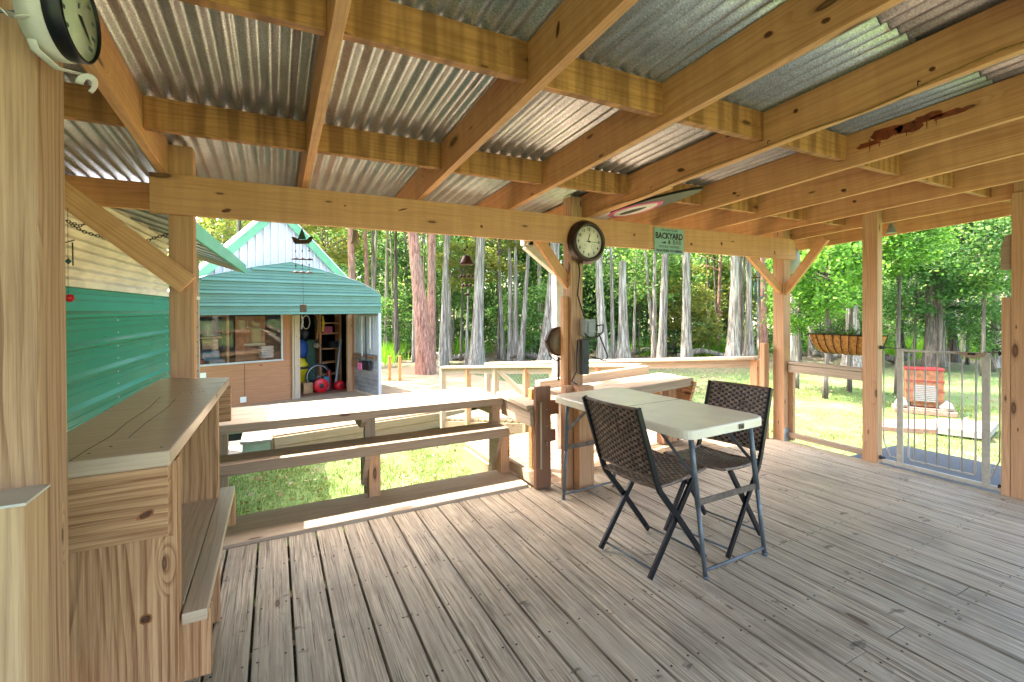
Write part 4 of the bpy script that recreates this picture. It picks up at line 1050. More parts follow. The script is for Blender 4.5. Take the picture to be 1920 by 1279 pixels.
# board stored up between two rafters
wk = thing('surf_board', 'black board with pink edge and white eye pattern stored up under the rafters', 'board', (2.8, 2.7, 2.4))
p0, p1 = Vector((2.60, 3.20, 2.318)), Vector((2.66, 2.28, 2.352)); d = p1-p0; sdv = Vector((d.y, -d.x, 0)).normalized()
def outline(w, s0=0, s1=1, n=15, dz=0):
    up_, dn_ = [], []
    for i in range(n):
        t = s0+(s1-s0)*i/(n-1); h = w*math.sin(math.pi*((t-s0)/(s1-s0))**.8)**.6 if 0 < i < n-1 else 0.004
        c = p0+d*t+Vector((0, 0, dz)); up_.append(c+sdv*h); dn_.append(c-sdv*h)
    return up_+dn_[::-1]
mb = MB(); mb.slab(outline(.125), .018); kid(mb, 'deck', 'blackplastic', wk, 0)
mb = MB(); mb.slab(outline(.125, 0, .62, 15, -.0182), .004); kid(mb, 'pink_edge', 'pink', wk, 0)
mb = MB(); mb.slab(outline(.095, .06, .56, 15, -.0224), .002); kid(mb, 'white_eye', 'paper', wk, 0)
mb = MB(); mb.slab(outline(.035, .12, .44, 15, -.0246), .0015); kid(mb, 'black_pupil', 'ink', wk, 0)
fl_ = thing('flood_lamp', 'small grey spot lamp under the outer rafter by the right middle post', 'lamp', (5.60, 2.45, 2.3))
mb = MB(); mb.lathe([(.02, .0), (.03, -.03), (.045, -.08), (.045, -.085)], (5.62, 2.47, 2.35), 'z', 16); kid(mb, 'lamp_head', 'grey', fl_, 0)
mb = MB(); mb.tube([(5.62, 2.47, 2.35), (5.62, 2.47, 2.40), (5.66, 2.47, 2.44)], .01, 8); kid(mb, 'arm', 'grey', fl_, 0)

# ================================================================== planter outside the right rail
pl_ = thing('trough_planter', 'coco lined trough planter with wispy plants outside the right railing', 'planter', (5.46, 2.8, 1.1))
mb = MB(); n = 14; prof = [(-.30, 1.21), (.32, 1.21), (.255, 1.03), (.16, 1.005), (-.16, 1.005), (-.235, 1.03)]
o0 = len(mb.v); K = 9
for k in range(K):
    a = math.pi*k/(K-1)           # across the trough, rounded belly towards the deck
    for i in range(n):
        t = i/(n-1); zz = 1.21-.205*math.sin(a)**.7; hw = .33-.09*math.sin(a)
        mb.v.append((5.44-.10*math.cos(a), 2.80-hw+2*hw*t, zz+.008*math.sin(t*40)))
for k in range(K-1):
    for i in range(n-1): mb.face((o0+k*n+i, o0+k*n+i+1, o0+(k+1)*n+i+1, o0+(k+1)*n+i), [(0, 0)]*4, True)
mb.face(tuple(o0+k*n for k in range(K)), [(0, 0)]*K); mb.face(tuple(o0+k*n+n-1 for k in reversed(range(K))), [(0, 0)]*K)
kid(mb, 'liner', 'coco', pl_, 0)
mb = MB(); 
for i in range(9):
    t = i/8; pts = [(5.44-.108*math.cos(math.pi*k/8), 2.80-(.335-.09*math.sin(math.pi*k/8))*(1-2*t), 1.215-.215*math.sin(math.pi*k/8)**.7) for k in range(9)]
    mb.tube(pts, .004, 5)
mb.tube([(5.335, 2.46, 1.215), (5.335, 3.14, 1.215)], .006, 6); mb.tube([(5.545, 2.46, 1.215), (5.545, 3.14, 1.215)], .006, 6)
mb.tube([(5.335, 2.46, 1.215), (5.25, 2.455, 1.20)], .006, 6); kid(mb, 'wire_frame', 'bronze', pl_, 0)

def leaf_mesh(name, C, Nn, size, spread=None, mat='leafB', elong=1.6):
    """many small leaf faces; C = centres (n,3)"""
    n = len(C); a = rng.normal(size=(n, 3)); a /= np.linalg.norm(a, axis=1)[:, None]
    b = rng.normal(size=(n, 3)); b -= (a*b).sum(1)[:, None]*a; b /= np.linalg.norm(b, axis=1)[:, None]
    if Nn: a[:, 2] *= Nn; a /= np.linalg.norm(a, axis=1)[:, None]
    s = size*rng.uniform(.6, 1.3, n)[:, None]
    A_ = C+a*s*elong/2; B_ = C+b*s/2; C_ = C-a*s*elong/2; D_ = C-b*s/2
    v = np.stack([A_, B_, C_, D_], 1).reshape(-1, 3).astype(np.float32)
    me = bpy.data.meshes.new(name); me.vertices.add(4*n); me.vertices.foreach_set('co', v.ravel())
    me.loops.add(4*n); me.loops.foreach_set('vertex_index', np.arange(4*n, dtype=np.int32))
    me.polygons.add(n); me.polygons.foreach_set('loop_start', np.arange(0, 4*n, 4, dtype=np.int32))
    try: me.polygons.foreach_set('loop_total', np.full(n, 4, dtype=np.int32))
    except Exception: pass
    me.update(calc_edges=True); me.materials.append(M[mat]); return me
def add_obj(name, me, parent=None, loc=(0, 0, 0)):
    o = bpy.data.objects.new(name, me); col.objects.link(o); o.parent = parent; o.location = loc; return o
mb = MB()
for i in range(170):
    y = 2.8+random.uniform(-.3, .3); x = 5.44+random.uniform(-.07, .07); h = random.uniform(.04, .16); dx, dy = random.uniform(-.1, .1), random.uniform(-.12, .12)
    mb.tube([(x, y, 1.17), (x+dx*.4, y+dy*.4, 1.17+h*.8), (x+dx, y+dy, 1.17+h)], [.002, .0016, .0008], 3, False)
kid(mb, 'stems', 'leafD', pl_, 0)
C = np.column_stack([rng.normal(5.44, .06, 220), rng.uniform(2.46, 3.14, 220), 1.21+np.abs(rng.normal(0, .05, 220))])
o = add_obj('leaves', leaf_mesh('leaves', C, 0, .022, mat='leafB')); wparent(o, pl_)

# ================================================================== green ribbed shed at the left
gs = thing('green_shed', 'green ribbed metal shed with cream corrugated upper wall and overhanging roof', 'shed', (-1.3, 4.4, G), R(-2.4))
def kl(mb, name, mat, root, bev=0): return mb.build(name, mat, root, bev)      # local coordinates of the root
zt = 1.68-G
mb = MB(); prof = [(-.03, 0)]
z = .05
while z < zt-.05:
    prof += [(0, z), (0, z+.075), (.007, z+.078), (.007, z+.086), (0, z+.089), (0, z+.125), (.007, z+.128), (.007, z+.136), (0, z+.139), (0, z+.166), (.030, z+.182), (.030, z+.202), (0, z+.2295)]
    z += .2305
prof += [(0, zt), (-.03, zt)]
o0 = len(mb.v)
for y in (-6, 4.55):
    for (x, z) in prof: mb.v.append((x, y, z))
n = len(prof)
for i in range(n):
    j = (i+1) % n; mb.face((i, j, n+j, n+i), [(0, 0)]*4)
kl(mb, 'green_wall', 'green', gs)
mb = MB()
for yy in (-2.4, -.72, .95, 2.66, 4.3):
    z = .05+.165
    while z < zt-.1: mb.lathe([(.006, -.002), (.006, .004)], (.003, yy, z-.13), 'x', 8); mb.lathe([(.006, -.002), (.006, .004)], (.003, yy, z-.02), 'x', 8); z += .2305
kl(mb, 'screws', 'white', gs)
def corr(mb, y0, y1, z0, z1, x0, pitch=.072, amp=.020, lean=.0):
    k = int((z1-z0)/pitch*8); o = len(mb.v)
    for i in range(k+1):
        z = z0+(z1-z0)*i/k; xx = x0+lean*(z-z0)+amp*math.sin(2*math.pi*(z-z0)/pitch)
        for y in (y0, y1): mb.v.append((xx, y, z))
        for y in (y0, y1): mb.v.append((xx-.002, y, z))
    for i in range(k):
        a = o+i*4; mb.face((a, a+1, a+5, a+4), [(0, 0)]*4, True); mb.face((a+2, a+6, a+7, a+3), [(0, 0)]*4, True)
mb = MB(); corr(mb, -6, 1.34, zt+.02, 2.62-G, .03); corr(mb, 1.30, 2.62, zt+.02, 2.62-G, .034); kl(mb, 'upper_wall', 'cream', gs)
mb = MB(); mb.box((.02, -.7, zt+.02), (.05, 10.5, .05)); kl(mb, 'wall_cap', 'cream', gs)
for b_ in (((.0, 4.5, (zt+1)/2+.6), (.08, .08, zt+.3)), ((-.03, 2.68, 2.0-G), (.06, .07, .75))): mb = MB(); mb.box(*b_); kl(mb, 'stud', 'raildark', gs)
# roof: white underside, green eave fascia
ez, sl = 2.20-G, .34
mb = MB(); mb.add([(.65, -.05, ez), (.65, 4.6, ez), (-2.6, 4.6, ez+sl*3.25), (-2.6, -.05, ez+sl*3.25), (.65, -.05, ez+.02), (.65, 4.6, ez+.02), (-2.6, 4.6, ez+sl*3.25+.02), (-2.6, -.05, ez+sl*3.25+.02)],
                  [(0, 1, 2, 3), (4, 7, 6, 5), (0, 4, 5, 1), (1, 5, 6, 2), (2, 6, 7, 3), (3, 7, 4, 0)]); kl(mb, 'roof', 'white', gs)
mb = MB()
for y in np.arange(.1, 4.5, .6): mb.bar((.63, y, ez-.008), (-2.5, y, ez+sl*3.13-.008), .035, .018)
kl(mb, 'roof_seam', 'grey', gs)
mb = MB(); mb.box((.672, 2.28, ez-.005), (.03, 4.66, .145)); kl(mb, 'fascia', 'greentrim', gs)
mb = MB(); mb.bar((.65, 4.62, ez-.01), (-2.6, 4.62, ez+sl*3.25-.01), .02, .11); kl(mb, 'rake_board', 'greentrim', gs)
mb = MB(); mb.bar((.62, 4.50, ez-.035), (-.05, 4.50, ez+sl*.67-.05), .05, .06); kl(mb, 'rafter_tail', 'raildark', gs)
mb = MB(); mb.box((-2.6, -.7, (2.6-G)/2), (.05, 10.4, 2.6-G)); mb.box((-1.3, 4.53, .9), (2.5, .04, 1.8)); kl(mb, 'rear_wall', 'green', gs)

# ================================================================== teal workshop
WO = Vector((.357, 11.613, -.5)); WR = R(17.4)
ws = thing('workshop', 'plywood workshop with teal ribbed metal porch front and white gable', 'workshop', WO, WR)
out = [(1.51, 1.92), (1.515, 2.31), (1.37, 2.44), (.97, 2.63), (.70, 2.70), (.13, 2.85), (-.46, 2.97), (-1.05, 2.85), (-1.62, 2.70), (-1.89, 2.63), (-2.29, 2.44), (-2.44, 2.31), (-2.43, 1.92)]
def halfw(z):
    P = [(1.51, 1.92)]+out[1:7]
    for (u0, z0), (u1, z1) in zip(P[:-1], P[1:]):
        if z0 <= z <= z1: return u0+(u1-u0)*(z-z0)/max(1e-6, z1-z0)
    return -.46
mb = MB(); mb.prism(out, 'y', -1.262, -1.24)
kl(mb, 'porch_front', 'teal', ws)
mb = MB(); z = 1.935; k = 0
while z < 2.95:
    r_ = halfw(z+.02)-.01; l_ = -.92-r_
    if r_-l_ > .2:
        big = (k % 4 == 3)
        mb.box(((r_+l_)/2, -1.272, z), (r_-l_, .075 if big else .026, .042 if big else .012))
    z += .0575; k += 1
kl(mb, 'porch_ribs', 'teal', ws)
top = out[1:-1]
mb = MB(); o0 = 0
for (u, z) in top:
    for v in (-1.285, .02): mb.v.append((u, v, z+.008)); mb.v.append((u, v, z-.002))
for i in range(len(top)-1):
    a = i*4; mb.face((a, a+4, a+6, a+2), [(0, 0)]*4); mb.face((a+1, a+3, a+7, a+5), [(0, 0)]*4); mb.face((a, a+1, a+5, a+4), [(0, 0)]*4)
kl(mb, 'porch_roof', 'white', ws)
# gable wall above, vertical ribs
mb = MB(); gp = [(-2.25, 2.2), (1.72, 2.2), (-.3, 4.22)]
mb.prism([gp[0], gp[1], gp[2]], 'y', .0, .04)
for u in np.arange(-2.1, 1.6, .1525):
    zz = 2.2+(u+2.25)*(2.02/1.95) if u < -.3 else 2.2+(1.72-u)*1.0
    if zz > 2.3: mb.box((u, -.02, (2.2+zz-.03)/2), (.035, .05, zz-2.23))
kl(mb, 'gable_wall', 'white', ws)
mb = MB(); mb.bar((-2.42, -.10, 2.03), (-.30, -.10, 4.22), .03, .17, up=(1, 0, -1)); mb.bar((1.89, -.10, 2.03), (-.30, -.10, 4.22), .031, .17, up=(1, 0, 1)); kl(mb, 'rake_trim', 'greentrim', ws)
mb = MB(); mb.bar((-2.5, .32, 2.07), (-.30, .32, 4.33), .90, .02, up=(1, 0, -1)); mb.bar((1.98, .32, 2.07), (-.30, .32, 4.33), .90, .021, up=(1, 0, 1)); kl(mb, 'roof', 'white', ws)
mb = MB(); mb.box((-.25, 1.45, 2.27), (4.4, 2.7, .04)); kl(mb, 'shade_lid', 'dark', ws)  # unseen flat lid added to keep the workshop interior dark
# plywood front with window and door openings
mb = MB()
mb.box((-2.28, .03, 1.1), (.10, .04, 2.2)); mb.box((-1.11, .03, .455), (2.24, .04, .91)); mb.box((-.10, .03, 1.415), (.24, .04, 1.01))
mb.box((-.3, .03, 2.06), (3.94, .04, .28))
kl(mb, 'plywood_wall', 'ply', ws)
mb = MB(); mb.box((-.97, .006, .455), (.006, .004, .9)); kl(mb, 'sheet_joint', 'dark', ws)
mb = MB(); mb.box((.085, -.02, .95), (.12, .09, 1.9)); mb.box((-.0, -.035, .95), (.035, .05, 1.9)); kl(mb, 'door_jamb', 'rail', ws, .004)
mb = MB(); mb.box((1.34, .0, .95), (.11, .09, 1.9)); kl(mb, 'door_jamb', 'post', ws, .004)
mb = MB(); mb.box((-1.2, -.005, .905), (2.0, .035, .035)); mb.box((-.225, -.005, 1.42), (.03, .03, 1.0)); mb.box((-2.22, -.005, 1.42), (.03, .03, 1.0)); wf_ = kl(mb, 'window', 'white', ws)
mb = MB(); mb.box((-1.22, .02, 1.42), (1.96, .004, 1.0)); g_ = mb.build('pane', 'glass', wf_)
for u, z in ((-1.72, .70), (-1.0, .12)):
    mb = MB(); mb.box((u, .003, z), (.115, .012, .115)); kl(mb, 'outlet_cover', 'paper', ws)
mb = MB(); mb.box((-.19, 2.72, 1.13), (4.34, .05, 2.26)); mb.box((-2.33, 1.35, 1.1), (.05, 2.7, 2.2)); mb.box((1.95, 1.35, 1.1), (.05, 2.7, 2.2)); kl(mb, 'inner_wall', 'dark', ws)  # interior shade put into the dark colour of these walls
mb = MB(); mb.box((1.68, .03, .96), (.55, .04, 1.92)); kl(mb, 'plywood_wall', 'ply', ws)
mb = MB()
for k in range(28): mb.box((-2.2+k*.148, 1.36, .006), (.14, 2.66, .02))
kl(mb, 'inner_floor', 'gatepost', ws)
# porch side wall (right), seen from inside
mb = MB(); z = .02
pr_ = []
mb.box((1.475, -.62, .98), (.012, 1.22, 1.9))
for z in np.arange(.1, .95, .1): mb.box((1.463, -.62, z), (.014, 1.2, .028))
kl(mb, 'side_wall', 'galv', ws)
mb = MB()
for v in np.arange(-1.1, -.05, .13): mb.box((1.463, v, 1.42), (.014, .05, .9))
mb.box((1.467, -.62, 1.42), (.006, 1.2, .9)); kl(mb, 'side_panel', 'white', ws)
mb = MB(); mb.box((1.47, -1.26, .97), (.07, .05, 1.92)); kl(mb, 'porch_post', 'white', ws, .003)
mb = MB(); mb.box((1.43, -.6, .90), (.04, 1.15, .05)); mb.box((1.40, -.2, .72), (.05, .35, .2)); kl(mb, 'tool_rail', 'gatepost', ws)
# porch roof line inside also carries the left end post
mb = MB(); mb.box((-2.38, -1.24, .96), (.07, .05, 1.92)); kl(mb, 'porch_post', 'white', ws, .003)

def put(mb, name, mat, label=None, cat=None, group=None, bev=.004):
    o = mb.build(name, mat, None, bev); o.location = WO; o.rotation_euler = (0, 0, WR)
    if label: tag(o, label, cat, group)
    return o
def putthing(name, label, cat, group=None): return thing(name, label, cat, WO, WR, group)
# shelving seen through the window
t = putthing('storage_shelf', 'timber storage shelf inside the left part of the workshop window', 'shelf')
mb = MB()
for z in (.42, .78, 1.40, 1.88): mb = MB(); mb.box((-1.62, 1.3, z), (1.24, .42, .03)); kl(mb, 'shelf_board', 'ply', t)
for u in (-2.2, -1.02): mb = MB(); mb.box((u, 1.3, 1.0), (.05, .40, 1.95)); kl(mb, 'upright', 'pine', t)
mb = MB(); mb.box((-1.33, 1.22, 1.05), (.28, .26, .20)); 
put(MB().box((-1.36, 1.25, 1.245), (.30, .28, .20)), 'cardboard_box', 'cardboard', 'cardboard box high on the shelf behind the workshop window', 'box')
put(MB().box((-1.35, 1.24, .99), (.34, .30, .22)), 'storage_bin', 'tealbin', 'teal plastic bin under the cardboard box behind the workshop window', 'bin', None, .02)
put(MB().box((-1.62, 1.2, .87), (.28, .26, .14)), 'storage_bin', 'darkred', 'dark red bin low behind the workshop window', 'bin', None, .02)
put(MB().box((-1.24, 1.18, .86), (.32, .2, .12)), 'storage_bin', 'grey', 'pale grey bin low right on the shelf behind the workshop window', 'bin', None, .02)
for k, (u, w_, m_) in enumerate(((-2.0, .13, 'charcoal'), (-1.80, .12, 'charcoal'), (-1.62, .11, 'navy'))):
    put(MB().box((u, 1.3, 1.10), (w_, .25, .30)), 'tool_case', m_, ('dark grey case at the left end of the workshop shelf', 'charcoal case second from the left on the workshop shelf', 'navy case beside the cardboard box on the workshop shelf')[k], 'case', None, .02)
put(MB().lathe([(.12, 1.42), (.15, 1.78), (.0, 1.80)], (-1.40, 1.25, 0)), 'grey_sack', 'grey', 'tall pale grey sack on the top shelf behind the window', 'sack')
put(MB().lathe([(.09, 1.42), (.12, 1.55), (.09, 1.68), (.05, 1.76), (0, 1.78)], (-2.0, 1.25, 0)), 'blue_bundle', 'navy', 'dark blue bundle at the left of the top shelf behind the window', 'bundle')
put(MB().box((-.60, .95, 1.22), (.62, .02, 1.30)), 'plywood_sheet', 'ply', 'brown plywood sheet standing inside behind the middle of the window', 'plywood')
put(MB().tube([(-.75, .7, 1.62), (-.5, .66, 1.60), (-.3, .6, 1.50), (-.18, .55, 1.44)], .02, 8), 'curved_stick', 'rail', 'pale curved stick leaning across the inside of the window', 'stick')
put(MB().box((-.55, .80, 1.22), (.44, .05, .06)), 'pale_batten', 'rail', 'short pale batten low behind the window', 'batten')
mb = MB()
for k in range(6): mb.box((-.33+.01*(k % 2), .75, .93+k*.045), (.26, .22, .035))
put(mb, 'paper_stack', 'paper', 'stack of white papers in the lower right of the window', 'paper stack')
mb = MB()
for k in range(5): mb.box((-.24, 1.6, 1.40+k*.10), (.18, .2, .07))
put(mb, 'box_pile', 'beige', 'column of small beige boxes in the upper right of the window', 'boxes')
# things inside the doorway
t = putthing('bicycle_wheel', 'bicycle wheel leaning inside the workshop doorway', 'wheel')
c = (.82, .62, .36)
mb = MB(); mb.tube([(c[0]+.30*math.cos(a), c[1], c[2]+.30*math.sin(a)) for a in np.linspace(0, 2*math.pi, 41)], .020, 8, False); kl(mb, 'tyre', 'charcoal', t)
mb = MB(); mb.tube([(c[0]+.272*math.cos(a), c[1], c[2]+.272*math.sin(a)) for a in np.linspace(0, 2*math.pi, 41)], .010, 6, False); kl(mb, 'rim', 'galv', t)
mb = MB()
for k in range(20): a = 2*math.pi*k/20; mb.tube([(c[0], c[1]+.02*(-1)**k, c[2]), (c[0]+.27*math.cos(a), c[1], c[2]+.27*math.sin(a))], .0015, 4, False)
mb.lathe([(.02, -.03), (.02, .03)], c, 'y', 12); kl(mb, 'spokes', 'galv', t)
t = putthing('hose_reel', 'bright red cord reel on the workshop doorway floor', 'reel')
c = (.76, .30, .175)
mb = MB(); mb.lathe([(.05, -.05), (.165, -.05), (.172, -.04), (.165, -.03), (.11, -.028), (.11, .028), (.165, .03), (.172, .04), (.165, .05), (.05, .05), (.05, -.05)], c, 'y', 32); kl(mb, 'drum', 'red', t)
mb = MB(); mb.lathe([(0, -.055), (.055, -.055), (.055, .055)], c, 'y', 20); kl(mb, 'hub', 'charcoal', t)
t = putthing('red_canister', 'small round red canister at the foot of the grey pipe', 'canister')
mb = MB(); mb.lathe([(.05, .01), (.12, .02), (.135, .10), (.11, .19), (.05, .23), (0, .235)], (1.27, .42, 0), 'z', 24); kl(mb, 'body', 'red', t)
mb = MB(); mb.lathe([(.045, -.01), (.045, .0), (0, .004)], (1.26, .29, .12), 'y', 16); kl(mb, 'badge', 'darkred', t)
put(MB().lathe([(.055, 0), (.06, .02), (.055, .30), (.05, .50), (.03, .52), (0, .52)], (1.02, .45, 0), 'z', 18), 'red_cylinder', 'darkred', 'upright dark red cylinder between the reel and the pipe', 'cylinder')
put(MB().tube([(1.19, .5, .0), (1.41, .62, 1.25)], .034, 14), 'grey_pipe', 'grey', 'long grey pipe leaning inside the doorway', 'pipe')
t = putthing('yellow_bucket', 'yellow vacuum bucket with lid behind the bicycle wheel', 'bucket')
mb = MB(); mb.lathe([(.15, 0), (.17, .55), (.18, .57)], (.52, .95, 0), 'z', 24); kl(mb, 'body', 'yellow', t)
mb = MB(); mb.lathe([(.18, .60), (.17, .66), (.12, .74), (.10, .80), (0, .82)], (.52, .95, 0), 'z', 24); kl(mb, 'lid', 'yellow', t)
mb = MB(); mb.lathe([(.172, .55), (.185, .56), (.185, .61), (.17, .62)], (.52, .95, 0), 'z', 24); kl(mb, 'band', 'charcoal', t)
put(MB().lathe([(.13, .84), (.17, .95), (.16, 1.12), (.12, 1.22), (.06, 1.26), (0, 1.26)], (.54, 1.0, 0), 'z', 16), 'blue_bag', 'blue', 'bright blue bag piled above the yellow bucket', 'bag')
put(MB().box((.86, 1.25, .72), (.26, .22, 1.05)), 'green_bag', 'darkgreen', 'tall dark green bag standing deep in the doorway', 'bag', None, .05)
put(MB().box((.68, 1.3, .85), (.12, .22, 1.0)), 'navy_bag', 'navy', 'narrow navy bag left of the green bag in the doorway', 'bag', None, .04)
put(MB().box((.50, .50, .13), (.22, .2, .25)), 'cardboard_box', 'cardboard', 'small cardboard box on the doorway floor left of the red reel', 'box')
put(MB().box((.93, .42, .2), (.13, .1, .34)), 'blue_jug', 'tealbin', 'blue and white jug behind the red reel', 'jug', None, .02)
put(MB().tube([(.72+.09*math.cos(a), 1.1, 1.70+.17*math.sin(a)) for a in np.linspace(0, 2*math.pi, 25)], .014, 6, False), 'rope_coil', 'paper', 'white coil of rope hanging in the doorway', 'rope')
put(MB().lathe([(.05, 1.32), (.08, 1.45), (.06, 1.58), (.09, 1.68), (.05, 1.8), (0, 1.8)], (.42, 1.0, 0), 'z', 14), 'beige_bag', 'beige', 'hanging beige cloth bag at the top left of the doorway', 'bag')
put(MB().lathe([(.05, 1.30), (.10, 1.38), (.11, 1.46), (.04, 1.53), (0, 1.54)], (.62, .95, 0), 'z', 14), 'helmet', 'charcoal', 'dark round helmet hanging in the doorway', 'helmet')
for (u, v, z, l, m_, nm, lab) in ((.30, .7, 1.85, .5, 'charcoal', 'hanging_strap', 'dark strap hanging nearest the left jamb of the doorway'), (.50, .8, 1.88, .34, 'paper', 'hanging_cloth', 'white cloth strip hanging high in the doorway'), (.92, .9, 1.88, .62, 'rope', 'hanging_rope', 'tan rope end hanging in the middle of the doorway'), (1.02, .8, 1.86, .40, 'yellow', 'yellow_hose', 'yellow hose hanging beside the narrow shelf'), (.84, .8, 1.86, .30, 'black', 'black_hose', 'short black hose hanging beside the white rope coil')):
    put(MB().tube([(u, v, z), (u+.02, v, z-l*.5), (u-.01, v, z-l)], [.018, .03, .022], 8), nm, m_, lab, 'tool')
put(MB().lathe([(.0, 1.02), (.07, 1.04), (.08, 1.10), (.05, 1.16), (0, 1.17)], (.95, 1.05, 0)), 'round_float', 'clay', 'small round grey float above the green bag in the doorway', 'float')
put(MB().tube([(.98, .75, .02), (1.04, .95, 1.15)], .012, 8), 'dark_handle', 'charcoal', 'thin dark handle leaning left of the grey pipe', 'tool')
t = putthing('tool_shelf', 'narrow timber shelf unit on the right inside the doorway', 'shelf')
for u in (1.12, 1.66): mb = MB(); mb.box((u, 1.35, .95), (.05, .3, 1.9)); kl(mb, 'upright', 'pine', t)
mb = MB()
for z in (.30, .62, .98, 1.38, 1.66): mb = MB(); mb.box((1.39, 1.35, z), (.5, .3, .03)); kl(mb, 'shelf_board', 'pine', t)
put(MB().box((1.32, 1.3, 1.485), (.24, .2, .17)), 'first_aid_box', 'pink', 'pink and white box on the narrow shelf in the doorway', 'box')
put(MB().box((1.50, 1.3, 1.08), (.2, .2, .16)), 'grey_crate', 'charcoal', 'dark crate on the narrow shelf in the doorway', 'crate')
# tools along the porch side
for k, (v, l, m_) in enumerate(((-.25, .85, 'grey'), (-.55, .95, 'paper'), (-.95, .75, 'paper'))):
    put(MB().tube([(1.40, v, 1.85), (1.40, v, 1.85-l)], .014, 8), 'long_handled_tool', m_, ('grey handled tool hung nearest the doorway on the porch side wall', 'white handled tool hung in the middle of the porch side wall', 'white handled tool hung nearest the porch post')[k], 'tool', 'long handled tools on the porch side wall')
t = putthing('snow_shovel', 'black shovel with long dark handle hanging on the porch side wall', 'shovel')
mb = MB(); mb.tube([(1.38, -.78, 1.85), (1.38, -.78, .80)], .014, 8); kl(mb, 'handle', 'charcoal', t)
mb = MB(); mb.box((1.385, -.78, .70), (.05, .36, .22)); kl(mb, 'blade', 'blackplastic', t, .01)
put(MB().box((1.36, -.52, .66), (.05, .2, .17)), 'pink_cloth', 'pink', 'pink cloth hanging next to the black shovel', 'cloth', None, .03)

# low green board, pale steps
o = MB().box((-1.05, 9.75, -.64), (1.5, .04, .16)).build('green_board', 'greentrim'); tag(o, 'low green board on the ground behind the pale steps', 'board')
o = MB().box((-1.05, 9.78, -.79), (1.5, .03, .12)).build('dark_skirting', 'dark'); tag(o, 'dark skirting under the low green board', 'board')
stp = thing('garden_steps', 'pale wooden steps with green sides at the left end of the platform', 'steps', (-.5, 8.6, G))
for k, (x0, x1, z) in enumerate(((-.46, -.06, -.50), (-.86, -.46, -.665), (-1.26, -.86, -.80))):
    for j in range(5):
        mb = MB() if j == 0 else mb
        mb.box(((x0+x1)/2, 8.14+.085+j*.17, z-.018), (x1-x0+.03, .166, .036))
    kid(mb, 'tread', 'concrete', stp, .003)
    if z-.04 > G: mb = MB(); mb.box(((x0+x1)/2, 8.575, (z-.04+G)/2), (x1-x0-.02, .84, z-.04-G)); kid(mb, 'step_body', 'stepgreen', stp, .003)
# two orange posts past the workshop
for k, (px_, lab) in enumerate(((730, 'left of two orange stakes on the lawn past the workshop'), (749, 'right of two orange stakes on the lawn past the workshop'))):
    x, y = at_depth(px_, 13.2); o = MB().box((x, y, G+.52), (.075, .075, 1.05)).build('stake', 'orangewood'); tag(o, lab, 'stake')

# ================================================================== fire stove, slabs
sx, sy = at_depth(1731, 10.35); sr_ = R(-62)
stv = thing('fire_stove', 'orange rusty louvred outdoor stove on a brick base out on the lawn', 'stove', (sx, sy, G), sr_)
mb = MB(); mb.box((0, 0, .63), (.62, .46, .72)); kl(mb, 'body', 'orange', stv, .015)
mb = MB()
for z in np.arange(.32, .99, .045): mb.box((0, 0, z), (.636, .476, .016))
kl(mb, 'ribs', 'orange', stv)
mb = MB(); mb.box((0, 0, 1.0), (.66, .50, .025)); mb.box((0, 0, .745), (.65, .49, .02)); mb.box((0, 0, .53), (.65, .49, .02)); kl(mb, 'band', 'darkred', stv)
mb = MB()
for z in np.arange(.32, .68, .04): mb.box((0, -.243, z), (.40-.3*abs(z-.45), .014, .022))
kl(mb, 'vent', 'grey', stv)
mb = MB(); mb.box((0, 0, .225), (.46, .34, .10)); kl(mb, 'neck', 'orange', stv, .01)
mb = MB(); mb.box((0, 0, .07), (1.05, .62, .10)); mb.box((.05, -.05, .14), (.7, .45, .03)); kl(mb, 'brick_base', 'brick', stv, .01)
bm_ = MB()
for i in range(2):
    bm_ = MB(); bm_.lathe([(.12, 0), (.135, .05), (.10, .13), (.05, .19), (0, .20)], ((-.38, .36)[i], -.16, .15), 'z', 9, False); kl(bm_, 'stone', 'concrete', stv)
a = FL(1657, 786, G+.1); b = FL(1757, 786, G+.1); c = FL(1757, 806, G+.1); d = FL(1650, 800, G+.1)
o = MB().slab([d, c, b, a], .1).build('stone_slab', 'brick'); tag(o, 'reddish brick slab lying in front of the orange stove', 'slab')
a = FL(1752, 784, G+.16); b = FL(1872, 792, G+.16); c = FL(1855, 812, G+.16); d = FL(1757, 801, G+.16)
o = MB().slab([d, c, b, a], .12).build('stone_slab', 'concrete'); tag(o, 'bright white concrete slab on the lawn right of the stove', 'slab')

# ================================================================== trees
def trunk_mb(base, top_dir, H, r0, r1, flare=1.0, sides=14, ribs=0.0, segs=18, bend=.15, seed=0):
    rn = random.Random(seed); mb = MB(); o = 0; B = Vector(base)
    ph = [rn.uniform(0, 6.3) for _ in range(4)]
    P = []
    for i in range(segs+1):
        t = i/segs; h = H*t**1.4
        c = B+Vector((top_dir[0]*h, top_dir[1]*h, h)) + Vector((math.sin(h*.5+ph[0])-math.sin(ph[0]), math.sin(h*.43+ph[1])-math.sin(ph[1]), 0))*bend*.35
        r = r1+(r0-r1)*(1-t)**1.0; f = math.exp(-h/ (1.1)); r *= 1+flare*f
        P.append((c, r, f, h))
    for (c, r, f, h) in P:
        for j in range(sides):
            a = 2*math.pi*j/sides
            w_ = 1+ribs*(f+.12)*math.cos(a*6+ph[2]+.3*math.sin(h*2))+.05*math.sin(a*3+h*2.1+ph[3])+.03*math.sin(a*7+h*5)
            mb.v.append((c.x+r*w_*math.cos(a), c.y+r*w_*math.sin(a), c.z))
    for i in range(segs):
        for j in range(sides):
            j2 = (j+1) % sides; mb.face((i*sides+j, i*sides+j2, (i+1)*sides+j2, (i+1)*sides+j), [(0, 0)]*4, True)
    return mb, P
